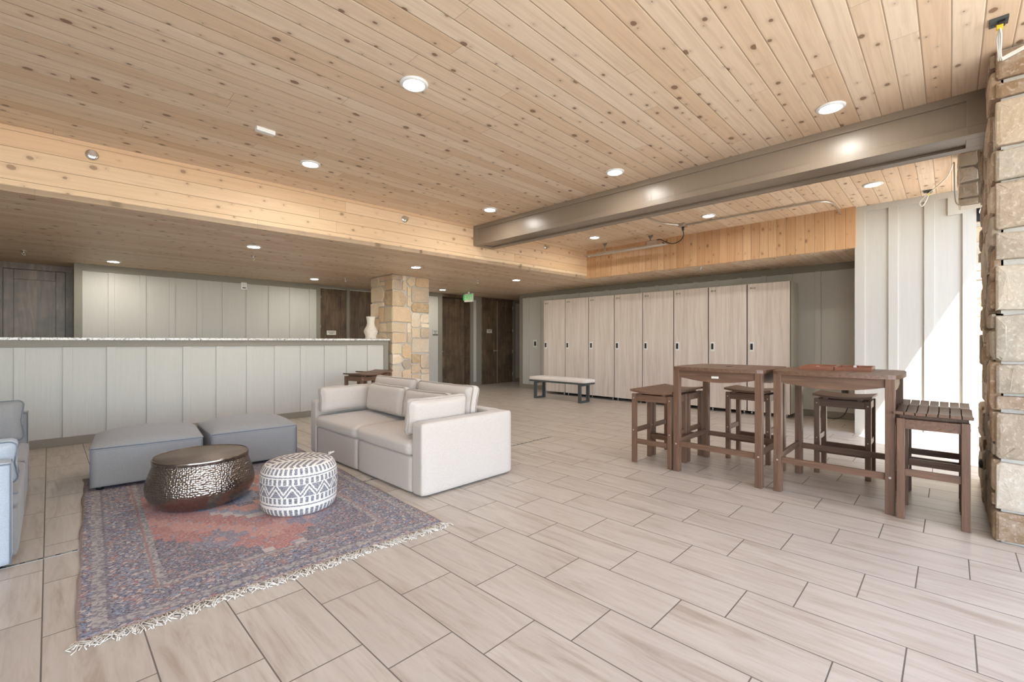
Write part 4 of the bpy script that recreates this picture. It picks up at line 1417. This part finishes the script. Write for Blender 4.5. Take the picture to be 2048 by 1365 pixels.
for side in (0, 1):
    nst = 400 if side == 0 else 160
    for k in range(nst):
        x_ = RW * (k + rs.random()) / nst
        yb_ = 0.006 * math.sin(x_ / RW * 17 + ph[2]) + 0.006 if side == 0 else RL
        s_ = -1 if side == 0 else 1
        Lf = rs.uniform(0.045, 0.095)
        dx = rs.uniform(-0.03, 0.03)
        cl = rs.uniform(-0.025, 0.025)
        tube(bm, [(x_, yb_, 0.008), (x_ + dx * 0.4 + cl, yb_ + s_ * Lf * 0.4, 0.006 + rs.uniform(0, 0.012)), (x_ + dx - cl * 0.5, yb_ + s_ * Lf * 0.8, 0.004 + rs.uniform(0, 0.01)), (x_ + dx * 1.3 + rs.uniform(-.02, .02), yb_ + s_ * Lf, 0.0035)], 0.0021, 4)
fr_ = obj('fringe', bm, 'fringe', rg, label='ivory yarn fringe')
fr_['kind'] = 'stuff'

# ------------------------------------------------------------------ grey sofa at left edge
def grey_section(name, label, y0, y1, far_panel=False, near_arm=False):
    xa, xb = -1.15, -0.125
    e_ = thing(name, label, 'sofa', ((xa + xb) / 2, (y0 + y1) / 2, 0), 0, 'grey sofa sections')
    ox, oy = (xa + xb) / 2, (y0 + y1) / 2
    A, B, C, D = xa - ox, xb - ox, y0 - oy, y1 - oy
    c0, d0 = C + (0.14 if near_arm else 0), D - (0.14 if far_panel else 0)
    bm = new(); soft(bm, A, B, c0, d0, 0.02, 0.30, 0.02, 10); obj('base', bm, 'grey_fab', e_)
    bm = new(); soft(bm, A + 0.02, B + 0.006, c0 + 0.004, d0 - 0.004, 0.296, 0.405, 0.035, 14, {'+z': 0.015}); obj('seat_cushion', bm, 'grey_fab', e_)
    bm = new()
    pipe_rect(bm, [(A + .03, c0 + .01, .385), (B - .005, c0 + .01, .385), (B - .005, d0 - .01, .385), (A + .03, d0 - .01, .385)], 0.005)
    pp_ = []
    if far_panel:
        b2 = new(); soft(b2, A, B, D - 0.14, D, 0.02, 0.665, 0.025, 12); obj('arm', b2, 'grey_fab', e_)
        for yy_ in (D - 0.135, D - 0.005):
            tube(bm, [(B - .004, yy_, 0.03), (B - .004, yy_, 0.65), (A, yy_, 0.66)], 0.005, 6)
    if near_arm:
        b2 = new(); soft(b2, A, B - 0.02, C, C + 0.14, 0.02, 0.60, 0.025, 12); obj('arm', b2, 'blue_fab', e_)
        for yy_ in (C + 0.005, C + 0.135):
            tube(bm, [(B - .024, yy_, 0.03), (B - .024, yy_, 0.585), (A, yy_, 0.595)], 0.005, 6)
    obj('piping', bm, 'grey_pipe', e_, label='blue grey piping')
    bm = new(); soft(bm, A, A + 0.14, c0, d0, 0.30, 0.66, 0.025, 10); obj('back', bm, 'grey_fab', e_)
    for sx in (A + .08, B - .08):
        for sy in (C + .08, D - .08):
            bm = new(); cyl(bm, (sx, sy, 0), (sx, sy, 0.03), 0.025, 10); obj('foot', bm, 'black', e_)
    return e_
grey_section('sofa_section', 'grey sofa section at the left edge with a high end arm near the counter', 4.86, 5.85, far_panel=True)
grey_section('sofa_section', 'grey sofa section at the left edge carrying the pale blue grey cushion', 3.74, 4.85, near_arm=True)
c1_ = cushion('large grey back cushion with frayed seam at the far end of the grey sofa', (-0.56, 5.59, 0.43), (0, 0, 0), (0.17, 0.84, 0.35), 'grey_fab', 'cushions on the grey sofa', puff=0.5, seam='grey_pipe')
c1_.rotation_euler = (0, math.radians(5), math.radians(90))
c2_ = cushion('pale blue grey cushion with rounded corners at the left edge', (-0.50, 4.02, 0.425), (0, 0, 0), (0.17, 0.76, 0.27), 'blue_fab', 'cushions on the grey sofa', puff=0.5, seam='grey_pipe')
c2_.rotation_euler = (0, math.radians(8), math.radians(-90))

# ------------------------------------------------------------------ slot drain in the floor
dn = thing('floor_drain', 'slim metal slot drain set in the tile floor, running under the rug', 'drain', (0, 3.80, 0))
for xa, xb in ((-1.3, 0.14), (1.95, 4.65)):
    bm = new(); bx(bm, xa, xb, -0.014, 0.014, -0.002, 0.0012); obj('grate', bm, 'steel', dn)
    bm = new()
    k = xa + 0.03
    while k < xb - 0.03:
        bx(bm, k, k + 0.022, -0.007, 0.007, 0.0005, 0.0017); k += 0.072
    obj('slots', bm, 'black', dn)

# ------------------------------------------------------------------ heater, conduit, cables
HX = 7.30
ht = thing('strip_heater', 'long chrome strip heater hanging under the upper ceiling', 'heater', (HX, 4.27, ZH))
bm = new()
prism(bm, [(-0.075, -0.20), (-0.055, -0.165), (0.055, -0.165), (0.075, -0.20), (0.065, -0.20), (0.048, -0.173), (-0.048, -0.173), (-0.065, -0.20)], -0.83, 0.83, 'y')
bx(bm, -0.06, 0.06, -0.832, -0.826, -0.20, -0.165); bx(bm, -0.06, 0.06, 0.826, 0.832, -0.20, -0.165)
obj('reflector', bm, 'chrome', ht)
bm = new(); cyl(bm, (0, -0.8, -0.184), (0, 0.8, -0.184), 0.008, 12); obj('heating_tube', bm, 'offwhite', ht)
for y_ in (-0.52, 0.40):
    bm = new()
    prism(bm, [(-0.004 + y_ - 0.05, 0.0), (y_ + 0.05, 0.0), (y_ + 0.012, -0.06), (y_ + 0.008, -0.165), (y_ - 0.008, -0.165), (y_ - 0.012, -0.06)], -0.002, 0.002, 'x')
    obj('bracket', bm, 'trim', ht)
bm = new(); bx(bm, -0.05, 0.05, -0.66, -0.48, -0.164, -0.11, 0, 0.004); obj('junction_cover', bm, 'galv', ht)
jb = thing('junction_box', 'square galvanised junction box on the ceiling with conduit', 'junction box', (6.93, 3.02, ZH))
bm = new(); bx(bm, -0.055, 0.055, -0.055, 0.055, -0.055, 0, 0, 0.005); obj('box', bm, 'galv', jb)
bm = new(); cyl(bm, (0.02, 0, -0.055), (0.02, 0, -0.10), 0.018, 14); obj('cable_gland', bm, 'black', jb)
bm = new(); tube(bm, curve_pts([(6.10, 3.22, 3.093), (6.55, 3.20, 3.09), (6.76, 3.12, 3.088), (6.875, 3.055, 3.085)]), 0.013, 10)
tag(obj('conduit', bm, 'galv'), 'short bent metal conduit from the beam to the junction box', 'conduit', 'metal conduits')
bm = new(); tube(bm, [(6.95, 2.965, 3.085), (6.97, 2.2, 3.09), (6.99, 1.45, 3.09)] + curve_pts([(6.99, 1.38, 3.09), (7.0, 1.24, 3.088), (7.10, 1.14, 3.080), (7.30, 1.10, 3.06), (7.64, 1.10, 3.03)], 6), 0.013, 10)
for y_ in (2.6, 2.0, 1.5):
    bx(bm, 6.95, 6.995, y_ - 0.012, y_ + 0.012, 3.075, ZH - 0.001)
tag(obj('conduit', bm, 'galv'), 'long metal conduit along the ceiling bending into the orange boards', 'conduit', 'metal conduits')
bm = new(); tube(bm, curve_pts([(6.95, 3.02, 3.01), (6.97, 3.02, 2.93), (7.02, 3.10, 2.87), (7.10, 3.26, 2.86), (7.17, 3.42, 2.93), (7.24, 3.55, 3.0), (7.28, 3.63, 3.0)]), 0.008, 8)
tag(obj('heater_cable', bm, 'black'), 'black cable looping from the junction box to the strip heater', 'cable')

def ceiling_clip(name, label, loc, rz, sc_):
    e_ = thing(name, label, 'ceiling box', loc, rz)
    e_.scale = (sc_, sc_, sc_)
    bm = new(); bx(bm, -0.05, 0.05, -0.045, 0.045, -0.018, 0, 0, 0.002); obj('cover', bm, 'charcoal', e_)
    bm = new(); bx(bm, -0.03, 0.03, -0.03, 0.005, -0.038, -0.018, 0, 0.004); obj('bracket', bm, 'black', e_)
    bm = new(); bx(bm, -0.016, 0.016, -0.02, 0.012, -0.062, -0.034, 0, 0.003); obj('cable_connector', bm, 'yellow', e_, label='yellow connector')
    return e_
ceiling_clip('electrical_box', 'small black ceiling box with yellow connector above the sunlit wall', (7.50, 0.205, ZH), 0.0, 0.9)
ceiling_clip('electrical_box', 'large black ceiling box with yellow connector above the stone column', (3.80, -0.195, ZH), 0.0, 0.85)
bm = new()
tube(bm, curve_pts([(7.50, 0.20, 3.06), (7.49, 0.22, 2.99), (7.49, 0.255, 2.93), (7.49, 0.28, 2.97), (7.48, 0.23, 3.045), (7.3, 0.14, 3.075), (6.9, 0.03, 3.085), (6.30, -0.015, 3.05), (6.12, -0.02, 2.92), (6.10, -0.025, 2.68), (6.10, -0.045, 2.585), (6.10, -0.12, 2.565), (6.10, -0.24, 2.57)]), 0.0065, 8)
tag(obj('white_cable', bm, 'offwhite'), 'looped white cable from the small ceiling box round the stone projection', 'cable')
bm = new()
for k in range(3):
    o3 = 0.008 * (k - 1)
    tube(bm, curve_pts([(3.80 + o3, -0.20, 3.06), (3.84 + o3, -0.198 + o3, 3.03), (3.95, -0.205 + o3 * 0.6, 2.985), (4.06, -0.215 + o3, 2.99), (4.14, -0.235, 3.03 + o3), (4.155, -0.33, 3.07 + o3)]), 0.0045, 6)
tag(obj('white_cable', bm, 'offwhite'), 'bundle of loose white wires from the large ceiling box to the column', 'cable')
# round black fixture by the outdoor stone wall and door sensor on the column
fx = thing('outdoor_speaker', 'round black fixture with white cone beyond the column', 'fixture', (NX + 0.055, -0.255, 2.79))
bm = new(); cyl(bm, (0, 0, 0), (-0.05, 0, 0), 0.085, 24); obj('disc', bm, 'black', fx)
bm = new(); cyl(bm, (-0.05, -0.02, 0.06), (-0.10, -0.03, 0.02), 0.03, 18, 0.05); obj('cone', bm, 'white', fx)
bm = new(); lathe(bm, [(0, 0), (0.035, 0), (0.04, 0.01), (0.035, 0.03), (0, 0.036)], 20)
se = obj('door_sensor', bm, 'charcoal', loc=(5.15, -0.188, 0.30), rot=(-PI / 2, 0, 0))
tag(se, 'small dark round sensor low on the inner side of the column', 'sensor')
